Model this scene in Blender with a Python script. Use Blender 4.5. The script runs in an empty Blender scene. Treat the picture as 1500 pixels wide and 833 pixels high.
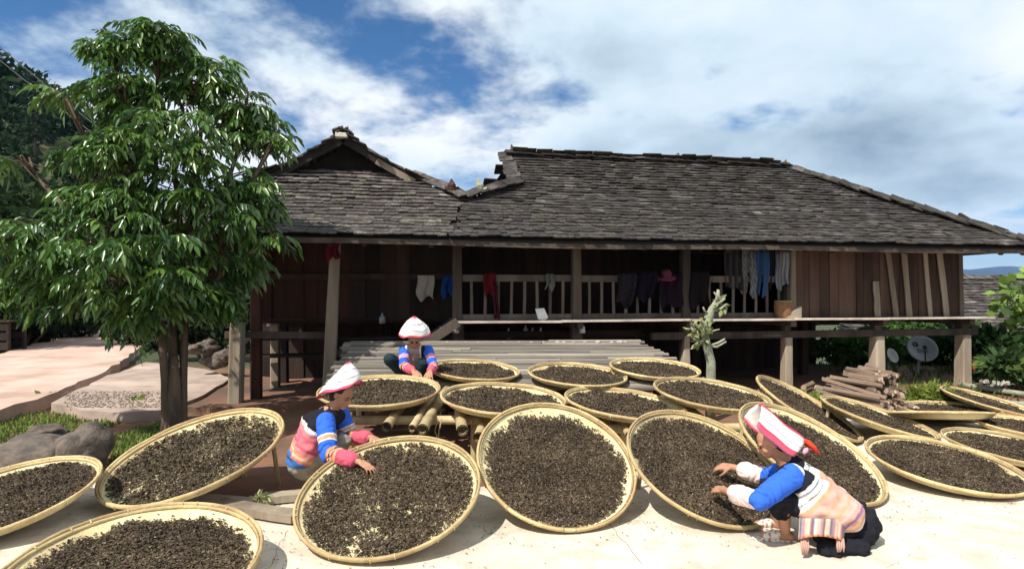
import bpy, bmesh, math, random
import numpy as np
from mathutils import Vector, Matrix, noise as mnoise
random.seed(7); RS = np.random.RandomState(7)
sc = bpy.context.scene
COL = sc.collection
R_ = math.radians

# ------------------------------------------------------------------ camera
EYE = 1.65; FPX = 900.0; HZ = 430.0
cam_d = bpy.data.cameras.new('camera'); cam = bpy.data.objects.new('camera', cam_d); COL.objects.link(cam)
cam.location = (0, 0, EYE); cam.rotation_euler = (R_(90), 0, 0)
cam_d.sensor_width = 36; cam_d.lens = 36*FPX/1500; cam_d.shift_y = (HZ-416.5)/1500
cam_d.clip_end = 30000; cam_d.clip_start = .05
sc.camera = cam

# ------------------------------------------------------------------ world, sun, exposure
SUN_EL, SUN_AZ = 53.0, -139.0           # azimuth from +Y towards +X
w = bpy.data.worlds.new('World'); sc.world = w; w.use_nodes = True
CLOUD = dict(off=(6.9, -3.3), scale=.55, lo=.375, hi=.475, grey_off=2.38)
def build_world():
    nt = w.node_tree; N = nt.nodes; L = nt.links; N.clear()
    out = N.new('ShaderNodeOutputWorld'); bg = N.new('ShaderNodeBackground'); bgc = N.new('ShaderNodeBackground')
    mixs = N.new('ShaderNodeMixShader')
    sky = N.new('ShaderNodeTexSky'); sky.sky_type = 'NISHITA'; sky.sun_disc = False
    sky.sun_elevation = R_(SUN_EL); sky.sun_rotation = R_(SUN_AZ); sky.altitude = 1200; sky.air_density = 1.0; sky.dust_density = .1; sky.ozone_density = 3.0
    bg.inputs['Strength'].default_value = .085
    hs = N.new('ShaderNodeHueSaturation'); hs.inputs['Saturation'].default_value = 1.25
    L.new(sky.outputs[0], hs.inputs['Color']); L.new(hs.outputs[0], bg.inputs['Color'])
    tc = N.new('ShaderNodeTexCoord'); sp = N.new('ShaderNodeSeparateXYZ'); L.new(tc.outputs['Generated'], sp.inputs[0])
    def M(op, a, b=None, clamp=False):
        m = N.new('ShaderNodeMath'); m.operation = op; m.use_clamp = clamp
        for i, v in enumerate((a, b)):
            if v is None: continue
            if isinstance(v, (int, float)): m.inputs[i].default_value = v
            else: L.new(v, m.inputs[i])
        return m.outputs[0]
    zz = M('ADD', M('MAXIMUM', sp.outputs[2], 0.0), .30)             # flattened dome of the cloud deck
    cb = N.new('ShaderNodeCombineXYZ'); L.new(M('DIVIDE', sp.outputs[0], zz), cb.inputs[0]); L.new(M('DIVIDE', sp.outputs[1], zz), cb.inputs[1])
    def noise(scale, det, rough, dist, off):
        mp = N.new('ShaderNodeMapping'); mp.inputs['Location'].default_value = (*off, 0); L.new(cb.outputs[0], mp.inputs[0])
        n = N.new('ShaderNodeTexNoise'); n.inputs['Scale'].default_value = scale; n.inputs['Detail'].default_value = det
        n.inputs['Roughness'].default_value = rough; n.inputs['Distortion'].default_value = dist; L.new(mp.outputs[0], n.inputs['Vector']); return n.outputs['Fac']
    big = noise(CLOUD['scale'], 1, .4, .0, CLOUD['off']); mid = noise(2.2, 5, .55, .15, (5, 1)); fine = noise(5.5, 8, .6, .1, (3.1, 2))
    cov = M('ADD', M('ADD', M('MULTIPLY', big, .48), M('MULTIPLY', mid, .32)), M('MULTIPLY', fine, .20))
    rp = N.new('ShaderNodeMapRange'); rp.interpolation_type = 'SMOOTHSTEP'; rp.inputs[1].default_value = CLOUD['lo']; rp.inputs[2].default_value = CLOUD['hi']; L.new(cov, rp.inputs[0])
    g = noise(.7, 2, .5, .0, (CLOUD['grey_off'], 1.7)); g2 = noise(2.0, 6, .55, .1, (1.3, 8))
    gc = N.new('ShaderNodeValToRGB'); e = gc.color_ramp.elements                # slate bases, white tops
    e[0].position = .33; e[0].color = (.22, .31, .40, 1); e[1].position = .47; e[1].color = (.66, .80, .89, 1)
    e2 = gc.color_ramp.elements.new(.58); e2.color = (.97, 1, 1, 1)
    L.new(M('ADD', M('MULTIPLY', g, .6), M('MULTIPLY', g2, .4)), gc.inputs[0])
    L.new(gc.outputs[0], bgc.inputs['Color']); bgc.inputs['Strength'].default_value = .84
    L.new(rp.outputs[0], mixs.inputs[0]); L.new(bg.outputs[0], mixs.inputs[1]); L.new(bgc.outputs[0], mixs.inputs[2]); L.new(mixs.outputs[0], out.inputs[0])
build_world()
sv = Vector((math.sin(R_(SUN_AZ))*math.cos(R_(SUN_EL)), math.cos(R_(SUN_AZ))*math.cos(R_(SUN_EL)), math.sin(R_(SUN_EL))))
sun_d = bpy.data.lights.new('sun', 'SUN'); sun_d.energy = 5.0; sun_d.angle = R_(.53); sun_d.color = (1, .95, .86)
sun = bpy.data.objects.new('sun', sun_d); COL.objects.link(sun); sun.rotation_euler = sv.to_track_quat('Z', 'Y').to_euler(); sun.location = sv*40
sc.view_settings.view_transform = 'Standard'; sc.view_settings.look = 'None'; sc.view_settings.gamma = 1; sc.view_settings.exposure = .40
sc.view_settings.use_curve_mapping = False
sc.render.engine = 'CYCLES'; sc.cycles.max_bounces = 6; sc.cycles.diffuse_bounces = 3; sc.cycles.glossy_bounces = 2; sc.cycles.transparent_max_bounces = 4
sc.cycles.use_denoising = True

# ------------------------------------------------------------------ helpers
def P(px, py, Y):                                   # pixel of the photograph + distance -> point
    return Vector(((px-750)/FPX*Y, Y, EYE-(py-HZ)/FPX*Y))
def G(px, py, z=0.0):                               # pixel -> point on the level z
    return P(px, py, (EYE-z)*FPX/(py-HZ))
def props(o, label=None, cat=None, group=None, kind=None):
    if label: o['label'] = label
    if cat: o['category'] = cat
    if group: o['group'] = group
    if kind: o['kind'] = kind
    return o
def empty(name, loc, label, cat, group=None):
    o = bpy.data.objects.new(name, None); COL.objects.link(o); o.location = loc; o.empty_display_size = .1
    return props(o, label, cat, group)
def link(name, me, parent=None, matrix=None):
    o = bpy.data.objects.new(name, me); COL.objects.link(o)
    if parent is not None:
        o.parent = parent; o.matrix_parent_inverse = WM(parent).inverted()
    if matrix is not None: o.matrix_basis = matrix
    return o
def WM(o):                                          # world matrix without a depsgraph update
    return (WM(o.parent) @ o.matrix_parent_inverse if o.parent else Matrix()) @ o.matrix_basis
class MB:
    def __init__(s): s.v = []; s.f = []; s.c = []; s.hasc = False
    def add(s, v, f, c=None):
        b = len(s.v); s.v.extend([tuple(x) for x in v]); s.f.extend([tuple(i+b for i in q) for q in f])
        if c is not None: s.hasc = True; s.c.extend([c]*len(v))
        else: s.c.extend([(1, 1, 1)]*len(v))
        return s
    def box(s, c, size, M=None, c_=None, jit=0, taper=1.0):
        x, y, z = [k/2 for k in size]; vs = []
        for dz in (-1, 1):
            t = taper if dz > 0 else 1
            for dx, dy in ((-1, -1), (1, -1), (1, 1), (-1, 1)):
                p = Vector((dx*x*t, dy*y*t, dz*z))
                if jit: p += Vector((random.uniform(-jit, jit), random.uniform(-jit, jit), random.uniform(-jit, jit)))
                if M is not None: p = M @ p
                vs.append(p+Vector(c))
        return s.add(vs, [(0, 3, 2, 1), (4, 5, 6, 7), (0, 1, 5, 4), (1, 2, 6, 5), (2, 3, 7, 6), (3, 0, 4, 7)], c_)
    def board(s, a, b, wdt, thk, up=(0, 0, 1), c_=None, jit=0, segs=1, bow=0):
        a, b = Vector(a), Vector(b); d = (b-a); L = d.length; d = d/L; up = Vector(up); sd = d.cross(up)
        if sd.length < 1e-4: sd = d.cross(Vector((0, 1, 0)))
        sd.normalize(); u2 = sd.cross(d).normalized()
        vs = []; n = segs+1
        for i in range(n):
            t = i/segs; c = a+d*L*t+u2*(bow*math.sin(math.pi*t))
            ww = wdt*(1+random.uniform(-jit, jit)*2); o = random.uniform(-jit, jit)*wdt
            for (q, r) in ((-1, -1), (1, -1), (1, 1), (-1, 1)): vs.append(c+sd*(q*ww/2+o)+u2*(r*thk/2))
        fs = [(3, 2, 1, 0), tuple(range(4*(n-1), 4*n))]
        for i in range(n-1):
            for k in range(4): fs.append((4*i+k, 4*i+(k+1) % 4, 4*i+4+(k+1) % 4, 4*i+4+k))
        return s.add(vs, fs, c_)
    def tube(s, pts, rad, n=8, c_=None, cap=True, wob=0):
        pts = [Vector(p) for p in pts]; m = len(pts)
        rad = [rad]*m if isinstance(rad, (int, float)) else rad
        prev = None; vs = []
        for i, p in enumerate(pts):
            t = (pts[min(i+1, m-1)]-pts[max(i-1, 0)]).normalized()
            if prev is None: a = t.cross(Vector((0, 0, 1)) if abs(t.z) < .9 else Vector((1, 0, 0))).normalized()
            else: a = (prev-t*prev.dot(t)).normalized()
            prev = a; b = t.cross(a)
            for k in range(n):
                an = 2*math.pi*k/n; r = rad[i]*(1+random.uniform(-wob, wob)); vs.append(p+a*math.cos(an)*r+b*math.sin(an)*r)
        fs = []
        for i in range(m-1):
            for k in range(n): fs.append((i*n+k, i*n+(k+1) % n, (i+1)*n+(k+1) % n, (i+1)*n+k))
        if cap: fs.append(tuple(reversed(range(n)))); fs.append(tuple(range((m-1)*n, m*n)))
        return s.add(vs, fs, c_)
    def mesh(s, name, mat, smooth=False):
        me = bpy.data.meshes.new(name); me.from_pydata(s.v, [], s.f); me.update()
        if s.hasc: set_col(me, np.array(s.c))
        if mat is not None: me.materials.append(mat)
        if smooth: me.polygons.foreach_set('use_smooth', [True]*len(me.polygons))
        return me
    def build(s, name, mat, parent=None, smooth=False, **k):
        o = link(name, s.mesh(name, mat, smooth), parent)
        return props(o, **k) if k else o
def set_col(me, c):
    a = me.color_attributes.new('Col', 'FLOAT_COLOR', 'POINT'); d = np.ones((len(me.vertices), 4), np.float32); d[:, :3] = c; a.data.foreach_set('color', d.ravel())
def np_mesh(name, V, F, mat, cols=None, smooth=False):     # V (n,3), F (m,k)
    me = bpy.data.meshes.new(name); V = np.asarray(V, np.float32); F = np.asarray(F, np.int32); k = F.shape[1]
    me.vertices.add(len(V)); me.vertices.foreach_set('co', V.ravel())
    me.loops.add(F.size); me.loops.foreach_set('vertex_index', F.ravel())
    me.polygons.add(len(F)); me.polygons.foreach_set('loop_start', np.arange(0, F.size, k, dtype=np.int32))
    if cols is not None: set_col(me, cols)
    me.update(calc_edges=True); me.validate()
    if smooth: me.polygons.foreach_set('use_smooth', [True]*len(me.polygons))
    if mat is not None: me.materials.append(mat)
    return me

# ------------------------------------------------------------------ materials
MATS = {}
def mat(name, col, col2=None, rough=.85, scale=6, stretch=(1, 1, 1), det=5, bump=.0, bscale=None, vcol=False, rnd=0, spec=.3, coord='Object', c3=None, s3=1.2, trans=0, lo=.35, hi=.65, weave=None):
    m = bpy.data.materials.new(name); m.use_nodes = True; nt = m.node_tree; N = nt.nodes; L = nt.links; b = N['Principled BSDF']
    b.inputs['Roughness'].default_value = rough; b.inputs['Specular IOR Level'].default_value = spec
    tc = N.new('ShaderNodeTexCoord'); mp = N.new('ShaderNodeMapping'); mp.inputs['Scale'].default_value = stretch
    src = tc.outputs[coord]
    if coord == 'World':
        pass
    if rnd:
        oi = N.new('ShaderNodeObjectInfo'); va = N.new('ShaderNodeVectorMath'); va.operation = 'MULTIPLY_ADD'
        cmb = N.new('ShaderNodeCombineXYZ'); L.new(oi.outputs['Random'], cmb.inputs[0]); L.new(oi.outputs['Random'], cmb.inputs[2])
        L.new(cmb.outputs[0], va.inputs[0]); va.inputs[1].default_value = (37, 0, 53); L.new(src, va.inputs[2]); src = va.outputs[0]
    L.new(src, mp.inputs[0])
    def noise(sc_, d=det, r=.6):
        n = N.new('ShaderNodeTexNoise'); n.inputs['Scale'].default_value = sc_; n.inputs['Detail'].default_value = d; n.inputs['Roughness'].default_value = r; L.new(mp.outputs[0], n.inputs['Vector']); return n.outputs['Fac']
    def mixc(fac, a, b_, mode='MIX'):
        x = N.new('ShaderNodeMix'); x.data_type = 'RGBA'; x.blend_type = mode
        if isinstance(fac, float): x.inputs[0].default_value = fac
        else: L.new(fac, x.inputs[0])
        for i, v in ((6, a), (7, b_)):
            if isinstance(v, tuple): x.inputs[i].default_value = (*v, 1)
            else: L.new(v, x.inputs[i])
        return x.outputs[2]
    n1 = noise(scale); rp = N.new('ShaderNodeMapRange'); rp.inputs[1].default_value = lo; rp.inputs[2].default_value = hi; L.new(n1, rp.inputs[0])
    c = mixc(rp.outputs[0], col, col2 or tuple(x*.7 for x in col))
    if c3:
        n3 = noise(s3, 4); r3 = N.new('ShaderNodeMapRange'); r3.inputs[1].default_value = .48; r3.inputs[2].default_value = .66; L.new(n3, r3.inputs[0]); c = mixc(r3.outputs[0], c, c3)
    if vcol:
        at = N.new('ShaderNodeAttribute'); at.attribute_name = 'Col'; c = mixc(1.0, c, at.outputs['Color'], 'MULTIPLY')
    if rnd:
        hs = N.new('ShaderNodeHueSaturation'); mr = N.new('ShaderNodeMapRange'); mr.inputs[3].default_value = 1-rnd; mr.inputs[4].default_value = 1+rnd; L.new(oi.outputs['Random'], mr.inputs[0]); L.new(mr.outputs[0], hs.inputs['Value']); L.new(c, hs.inputs['Color']); c = hs.outputs[0]
    L.new(c, b.inputs['Base Color'])
    if bump:
        bp = N.new('ShaderNodeBump'); bp.inputs['Strength'].default_value = bump; bp.inputs['Distance'].default_value = .02
        h = noise(bscale or scale*4, 6)
        if weave:
            ck = N.new('ShaderNodeTexChecker'); ck.inputs['Scale'].default_value = weave; L.new(tc.outputs['Object'], ck.inputs['Vector'])
            ad = N.new('ShaderNodeMath'); ad.operation = 'MULTIPLY_ADD'; L.new(ck.outputs['Fac'], ad.inputs[0]); ad.inputs[1].default_value = .35; L.new(h, ad.inputs[2]); h = ad.outputs[0]
        L.new(h, bp.inputs['Height']); L.new(bp.outputs[0], b.inputs['Normal'])
    if trans:
        b.inputs['Transmission Weight'].default_value = 0
        tr = N.new('ShaderNodeBsdfTranslucent'); L.new(c, tr.inputs['Color']); ms = N.new('ShaderNodeMixShader'); ms.inputs[0].default_value = trans
        L.new(b.outputs[0], ms.inputs[1]); L.new(tr.outputs[0], ms.inputs[2]); L.new(ms.outputs[0], N['Material Output'].inputs[0])
    MATS[name] = m; return m
mat('concrete', (.66, .585, .48), (.54, .465, .375), .9, 1.7, det=10, bump=.2, bscale=45, c3=(.47, .40, .32), s3=5.0)
mat('path', (.58, .41, .345), (.47, .32, .26), .95, 1.6, det=8, bump=.25, bscale=30, c3=(.36, .25, .19), s3=.7)
mat('slab', (.40, .30, .245), (.27, .205, .17), .95, 3, det=8, bump=.5, bscale=25, c3=(.50, .38, .31), s3=.6)
mat('soil', (.27, .125, .075), (.16, .085, .055), .98, 1.1, det=8, bump=.8, bscale=14, c3=(.10, .07, .05), s3=.35)
mat('slope_earth', (.11, .09, .05), (.06, .07, .03), .98, .6, det=7, bump=.6, bscale=3)
mat('shingle', (.135, .118, .108), (.05, .044, .042), .9, 5, (1, 1, 1), det=6, bump=.7, bscale=26, vcol=True, rnd=.35, c3=(.20, .185, .175), s3=3.0)
mat('roof_deck', (.03, .025, .022), rough=.95)
mat('old_wood', (.105, .08, .062), (.045, .034, .027), .9, 3.5, (1, 1, .12), det=7, bump=.5, bscale=30, rnd=.3)
mat('post_wood', (.34, .28, .21), (.16, .125, .09), .9, 3.5, (1, 1, .1), det=7, bump=.6, bscale=22, rnd=.2)
mat('pale_wood', (.40, .33, .25), (.24, .19, .14), .9, 4, (1, 1, .1), det=7, bump=.5, bscale=24, rnd=.25)
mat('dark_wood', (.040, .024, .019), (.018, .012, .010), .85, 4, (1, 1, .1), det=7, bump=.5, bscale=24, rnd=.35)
mat('red_wood', (.060, .024, .016), (.03, .014, .010), .85, 4, (1, 1, .1), det=6, bump=.4, bscale=24, rnd=.25)
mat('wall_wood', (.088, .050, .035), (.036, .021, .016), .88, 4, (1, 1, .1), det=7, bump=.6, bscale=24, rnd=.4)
mat('plank', (.27, .235, .195), (.11, .095, .08), .92, 3.0, (.12, 1, 1), det=8, bump=.8, bscale=18, rnd=.38)
mat('deck_edge_sun_tint', (.62, .54, .46), (.34, .27, .22), .9, 2.5, det=7, bump=.5, bscale=20, rnd=.25)  # pale board colour with the sunlight of the veranda edge in it
mat('rail_wood', (.15, .122, .10), (.075, .06, .05), .9, 3.5, (1, 1, .12), det=7, bump=.5, bscale=30, rnd=.2)
mat('bamboo', (.50, .40, .22), (.34, .25, .13), .6, 5, det=5, bump=.2, rnd=.2, spec=.4)
mat('tray_weave', (.72, .63, .38), (.60, .50, .27), .8, 4, det=6, bump=.6, bscale=40, rnd=.10, weave=64, c3=(.46, .34, .18), s3=1.3)
mat('tray_rim', (.58, .46, .23), (.36, .25, .12), .75, 5, det=7, bump=.5, bscale=50, rnd=.22, c3=(.34, .22, .11), s3=2.2)
mat('tea', (1, 1, 1), (.72, .72, .72), .85, 20, vcol=True, spec=.25)
mat('leaf', (1, 1, 1), (.8, .8, .8), .33, 3, vcol=True, spec=.6, trans=.28)
mat('leaf_matt', (1, 1, 1), (.75, .75, .75), .75, 3, vcol=True, spec=.12, trans=.2)
mat('bark', (.15, .105, .072), (.06, .043, .031), .95, 6, (1, 1, .25), det=8, bump=1.0, bscale=22)
mat('pale_bark', (.36, .36, .28), (.22, .23, .16), .95, 9, det=7, bump=.7, bscale=25)
mat('rock', (.17, .13, .105), (.07, .06, .052), .92, 3, det=8, bump=.8, bscale=9)
mat('pale_rock', (.48, .44, .39), (.30, .28, .24), .92, 5, det=8, bump=.6, bscale=14, rnd=.2)
mat('log', (.33, .235, .17), (.15, .10, .075), .92, 5, (1, .15, 1), det=7, bump=.8, bscale=20, rnd=.3)
mat('log_end', (.56, .42, .31), (.36, .25, .18), .9, 12, det=5, rnd=.2)
mat('skin', (.42, .215, .13), (.36, .175, .105), .55, 8, spec=.35, bump=.05, bscale=80, vcol=True)
mat('cloth', (1, 1, 1), (.86, .86, .86), .9, 30, vcol=True, bump=.15, bscale=220, spec=.15)
mat('hair', (.012, .010, .009), rough=.5, scale=30)
mat('eye', (.02, .015, .012), rough=.2)
mat('metal', (.36, .38, .40), (.30, .32, .33), .45, 4, spec=.5)
mat('white_paint', (.75, .75, .73), (.66, .66, .64), .5, 4)
mat('cable', (.02, .02, .02), rough=.6)
mat('rust_red', (.50, .07, .03), (.36, .05, .03), .7, 6)
mat('basket', (.30, .16, .08), (.20, .10, .05), .8, 12, bump=.5, weave=60)
mat('mountain', (.014, .028, .020), (.008, .018, .014), .98, .004, det=8)
m_ = MATS
def green_beyond(m, y0, y1, col):
    nt = m.node_tree; N = nt.nodes; L = nt.links; b = N['Principled BSDF']; src = b.inputs['Base Color'].links[0].from_socket
    g = N.new('ShaderNodeNewGeometry'); sp = N.new('ShaderNodeSeparateXYZ'); L.new(g.outputs['Position'], sp.inputs[0])
    n = N.new('ShaderNodeTexNoise'); n.inputs['Scale'].default_value = .5; n.inputs['Detail'].default_value = 6; L.new(g.outputs['Position'], n.inputs['Vector'])
    ad = N.new('ShaderNodeMath'); ad.operation = 'MULTIPLY_ADD'; L.new(n.outputs['Fac'], ad.inputs[0]); ad.inputs[1].default_value = 5; L.new(sp.outputs[1], ad.inputs[2])
    mr = N.new('ShaderNodeMapRange'); mr.inputs[1].default_value = y0; mr.inputs[2].default_value = y1; L.new(ad.outputs[0], mr.inputs[0])
    x = N.new('ShaderNodeMix'); x.data_type = 'RGBA'; L.new(mr.outputs[0], x.inputs[0]); L.new(src, x.inputs[6]); x.inputs[7].default_value = (*col, 1); L.new(x.outputs[2], b.inputs['Base Color'])
green_beyond(MATS['soil'], 15, 18, (.05, .06, .028))

# ------------------------------------------------------------------ ground, pad, road
def smooth(a, b, x):
    t = min(1, max(0, (x-a)/(b-a))); return t*t*(3-2*t)
def ground_z(x, y):
    z = -.075 + .03*mnoise.noise(Vector((x*.7, y*.7, 3))) + .012*mnoise.noise(Vector((x*2.7, y*2.7, 1)))
    z -= 3.2*smooth(14, 32, y)*smooth(1, 10, x)                       # falls away behind the house on the right
    z += 1.1*smooth(9, 26, -x)*smooth(10, 20, y)*0
    return z
def build_ground():
    xs = np.concatenate([np.linspace(-900, -20, 18)[:-1], np.linspace(-20, 20, 121), np.linspace(20, 900, 18)[1:]])
    ys = np.concatenate([np.linspace(-40, 2, 9)[:-1], np.linspace(2, 22, 71), np.linspace(22, 60, 24)[1:], np.linspace(60, 1500, 16)[1:]])
    V = [(x, y, ground_z(x, y)) for y in ys for x in xs]; nx = len(xs)
    F = [(j*nx+i, j*nx+i+1, (j+1)*nx+i+1, (j+1)*nx+i) for j in range(len(ys)-1) for i in range(nx-1)]
    o = link('ground', np_mesh('ground', V, F, m_['soil'], smooth=True)); o['kind'] = 'structure'
build_ground()
def slab(name, pts, z, thk, material, edge=.02, seed=0, tilt=None):   # a cast slab with an uneven broken edge
    rnd = random.Random(seed); ring = []
    n = len(pts)
    for i in range(n):
        a = Vector((*pts[i], 0)); b = Vector((*pts[(i+1) % n], 0)); k = max(1, int((b-a).length/.35)); k = min(k, 40)
        for j in range(k):
            p = a.lerp(b, j/k)
            if j: p += Vector((rnd.uniform(-edge, edge), rnd.uniform(-edge, edge), 0))
            ring.append(p)
    bm = bmesh.new(); zf = tilt or (lambda x, y: 0)
    top = [bm.verts.new((p.x, p.y, z+zf(p.x, p.y))) for p in ring]; bot = [bm.verts.new((p.x, p.y, z+zf(p.x, p.y)-thk)) for p in ring]
    f = bm.faces.new(top)
    for i in range(len(ring)): bm.faces.new((top[i], bot[i], bot[(i+1) % len(ring)], top[(i+1) % len(ring)]))
    bmesh.ops.triangulate(bm, faces=[f]); bmesh.ops.recalc_face_normals(bm, faces=bm.faces[:])
    me = bpy.data.meshes.new(name); bm.to_mesh(me); bm.free(); me.materials.append(m_[material])
    o = link(name, me); o['kind'] = 'structure'; return o
pad = slab('concrete_pad', [(-14, -6), (14, -6), (14, 8.6), (8, 8.9), (5.2, 9.0), (3.6, 7.9), (2.7, 6.3), (1.2, 5.75), (.2, 5.45), (-.7, 5.1), (-1.55, 4.78), (-2.9, 5.2), (-4.2, 5.5), (-14, 5.7)], 0, .11, 'concrete', .03, 1)
# hairline joints and cracks cut as thin dark seams just above the pad
def crack(px_pts, wd, seed):
    rnd = random.Random(seed); mb = MB(); pts = []
    for (a, b) in zip(px_pts[:-1], px_pts[1:]):
        A, B = G(*a), G(*b); k = max(2, int((B-A).length/.06))
        for j in range(k):
            p = A.lerp(B, j/k); pts.append(p+Vector((rnd.uniform(-.012, .012), rnd.uniform(-.008, .008), 0)))
    vs = []; fs = []
    for i, p in enumerate(pts):
        h = wd*(.4+.6*rnd.random()); vs += [(p.x-h, p.y, .0035), (p.x+h, p.y, .0035)]
        if i: fs.append((2*i-2, 2*i-1, 2*i+1, 2*i))
    return mb.add(vs, fs)
mat('seam', (.30, .24, .18), rough=.95)
crack([(893, 766), (915, 795), (945, 832)], .003, 3).build('crack', m_['seam'], pad)
crack([(1290, 741), (1400, 745), (1499, 738)], .0015, 4).build('crack', m_['seam'], pad)
rt = lambda x, y: .012*max(0, y-18)*0
slab('road', [G(-260, 640, .12).xy, G(0, 600, .12).xy, G(70, 578, .12).xy, G(150, 546, .12).xy, G(196, 516, .12).xy, G(222, 495, .12).xy, G(238, 476, .12).xy, G(240, 464, .12).xy, (-32, 52), (-24, 34), G(70, 498, .12).xy, G(0, 518, .12).xy, (-26, 15), (-26, 8)], .12, .25, 'path', .05, 5)
slab('paved_step', [G(75, 590, .07).xy, G(118, 600, .07).xy, G(180, 604, .07).xy, G(252, 599, .07).xy, G(300, 577, .07).xy, G(338, 553, .07).xy, G(300, 540, .07).xy, G(214, 530, .07).xy, G(150, 553, .07).xy], .07, .2, 'slab', .05, 6)
slab('earth_step', [(-5.0, 8.9), (-4.3, 8.75), (-2.9, 9.2), (-2.3, 9.4), (-2.2, 10.6), (-6.5, 13), (-7.5, 13), (-5.2, 10.4)], .02, .15, 'soil', .06, 8)
mat('gravel', (.30, .235, .195), (.17, .13, .11), .95, 14, det=5, bump=.6, bscale=40)
def scatter_stones(name, n, region, size, material, seed, zf, label, cat):
    rnd = random.Random(seed); V = []; F = []
    base = np.array([(1, 0, 0), (-1, 0, 0), (0, 1, 0), (0, -1, 0), (0, 0, 1), (0, 0, -1)], float)
    fc = np.array([(0, 2, 4), (2, 1, 4), (1, 3, 4), (3, 0, 4), (2, 0, 5), (1, 2, 5), (3, 1, 5), (0, 3, 5)])
    for i in range(n):
        x, y = region(rnd); s = size*(.4+1.2*rnd.random()**2); r = rnd.uniform(0, 6.28); c, s_ = math.cos(r), math.sin(r)
        v = base*np.array([s*rnd.uniform(.7, 1.4), s*rnd.uniform(.6, 1), s*.6]); v = v @ np.array([[c, s_, 0], [-s_, c, 0], [0, 0, 1]]) + np.array([x, y, zf(x, y)+s*.3])
        F.append(fc+6*i); V.append(v)
    o = link(name, np_mesh(name, np.concatenate(V), np.concatenate(F), m_[material])); return props(o, label, cat, kind='stuff')
scatter_stones('gravel', 1500, lambda r: (lambda p: (p.x, p.y))(G(r.uniform(95, 245), r.uniform(573, 597), .07)), .014, 'gravel', 3, lambda x, y: .07, 'loose pebbles strewn along the paved step', 'pebbles')
scatter_stones('grit', 700, lambda r: (r.uniform(-3, 6), r.uniform(2.9, 8) if r.random() < .3 else r.uniform(2.9, 5)), .004, 'tea_grit' if 'tea_grit' in m_ else 'bark', 4, lambda x, y: 0, 'dark crumbs scattered on the concrete pad', 'crumbs')

# ------------------------------------------------------------------ the stilt house
TH = math.atan(.18); CT, ST = math.cos(TH), math.sin(TH)
def H(u, v, z): return Vector((u*CT-v*ST, 10+u*ST+v*CT, z))
RU = Vector((CT, ST, 0)); RV = Vector((-ST, CT, 0)); UP = Vector((0, 0, 1))
house = empty('stilt_house', H(2, 0, -.06), 'old timber stilt house with grey shingle roof and railed veranda', 'house')
EV, EZ = -.75, 2.47                                    # front eave
RGV, RGZ = 2.2, 4.40                                   # main ridge
def fs(s): return (EV+(RGV-EV)*s, EZ+(RGZ-EZ)*s)       # front slope: v,z at parameter s
def roof_pt(u, s, sag=True):
    v, z = fs(s); z -= .05*math.sin(math.pi*s) if sag else 0
    return H(u, v, z)
main_roof = MB(); left_roof = MB()
GUT_U = -.86                                           # where the two roofs meet
S_H = .614; S_G = .413; S_B = .668
SH = []                                                # every shingle: (matrix, size, random) per roof
def shingles(store, O, A, B, poly, course, width, lift=.0, thick=.018, seed=0):
    """tiles on the plane O + a*A + b*B (A along the eave, B up the slope, unit), inside poly (list of a,b)"""
    rnd = random.Random(seed); Nn = A.cross(B).normalized()
    if Nn.z < 0: Nn = -Nn
    def inside(a, b):
        r = False; n = len(poly); j = n-1
        for i in range(n):
            (xi, yi), (xj, yj) = poly[i], poly[j]
            if (yi > b) != (yj > b) and a < (xj-xi)*(b-yi)/(yj-yi)+xi: r = not r
            j = i
        return r
    bmin = min(p[1] for p in poly); bmax = max(p[1] for p in poly); amin = min(p[0] for p in poly); amax = max(p[0] for p in poly)
    b = bmin+.0; row = 0; Lb = bmax-bmin
    while b < bmax:
        a = amin - rnd.random()*width
        wav = rnd.uniform(-.015, .015)
        while a < amax+width:
            wd = width*rnd.uniform(.6, 1.5); ca = a+wd/2
            if inside(ca, b+course*.45):
                wl = course*rnd.uniform(1.45, 1.75)
                sag = -.07*math.sin(math.pi*min(1, max(0, (b-bmin)/Lb))) + .018*mnoise.noise(Vector((ca*.9, b*1.3, seed)))
                pos = O + A*ca + B*(b+wl/2-course*.12+wav+rnd.uniform(-.018, .018)+.012*mnoise.noise(Vector((ca*1.5, row*.3, 5)))) + Nn*(.03+lift+sag+rnd.uniform(-.004, .006))
                tilt = math.atan2(thick*1.15, course)+rnd.uniform(-.02, .05)+(rnd.uniform(.05, .14) if rnd.random() < .05 else 0)
                rz = rnd.gauss(0, .022)+(rnd.uniform(-.14, .14) if rnd.random() < .04 else 0)
                M = Matrix((A, B, Nn)).transposed().to_4x4(); M.translation = pos
                M = M @ Matrix.Rotation(rz, 4, 'Z') @ Matrix.Rotation(-tilt, 4, 'X') @ Matrix.Rotation(rnd.gauss(0, .025), 4, 'Y') @ Matrix.Diagonal((wd*.985, wl, thick*rnd.uniform(.7, 1.4), 1))
                store.append((M, rnd.random()))
            a += wd
        b += course*rnd.uniform(.92, 1.08); row += 1
mainS, leftS, backS = [], [], []
SLn = math.hypot(RGV-EV, RGZ-EZ); Bf = (RV*(RGV-EV)+UP*(RGZ-EZ)).normalized(); O_f = H(0, EV, EZ)
shingles(mainS, O_f, RU, Bf, [(GUT_U-.2, 0), (9.46, 0), (6.4, SLn), (.33, SLn), (.30, S_H*SLn), (-.71, S_G*SLn)], .118, .165, seed=1)
shingles(leftS, O_f, RU, Bf, [(-5.0, 0), (GUT_U-.2, 0), (-.71, S_G*SLn), (-1.62, S_B*SLn), (-3.9, S_B*SLn), (-4.75, S_G*SLn)], .125, .18, lift=.004, seed=2)
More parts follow.
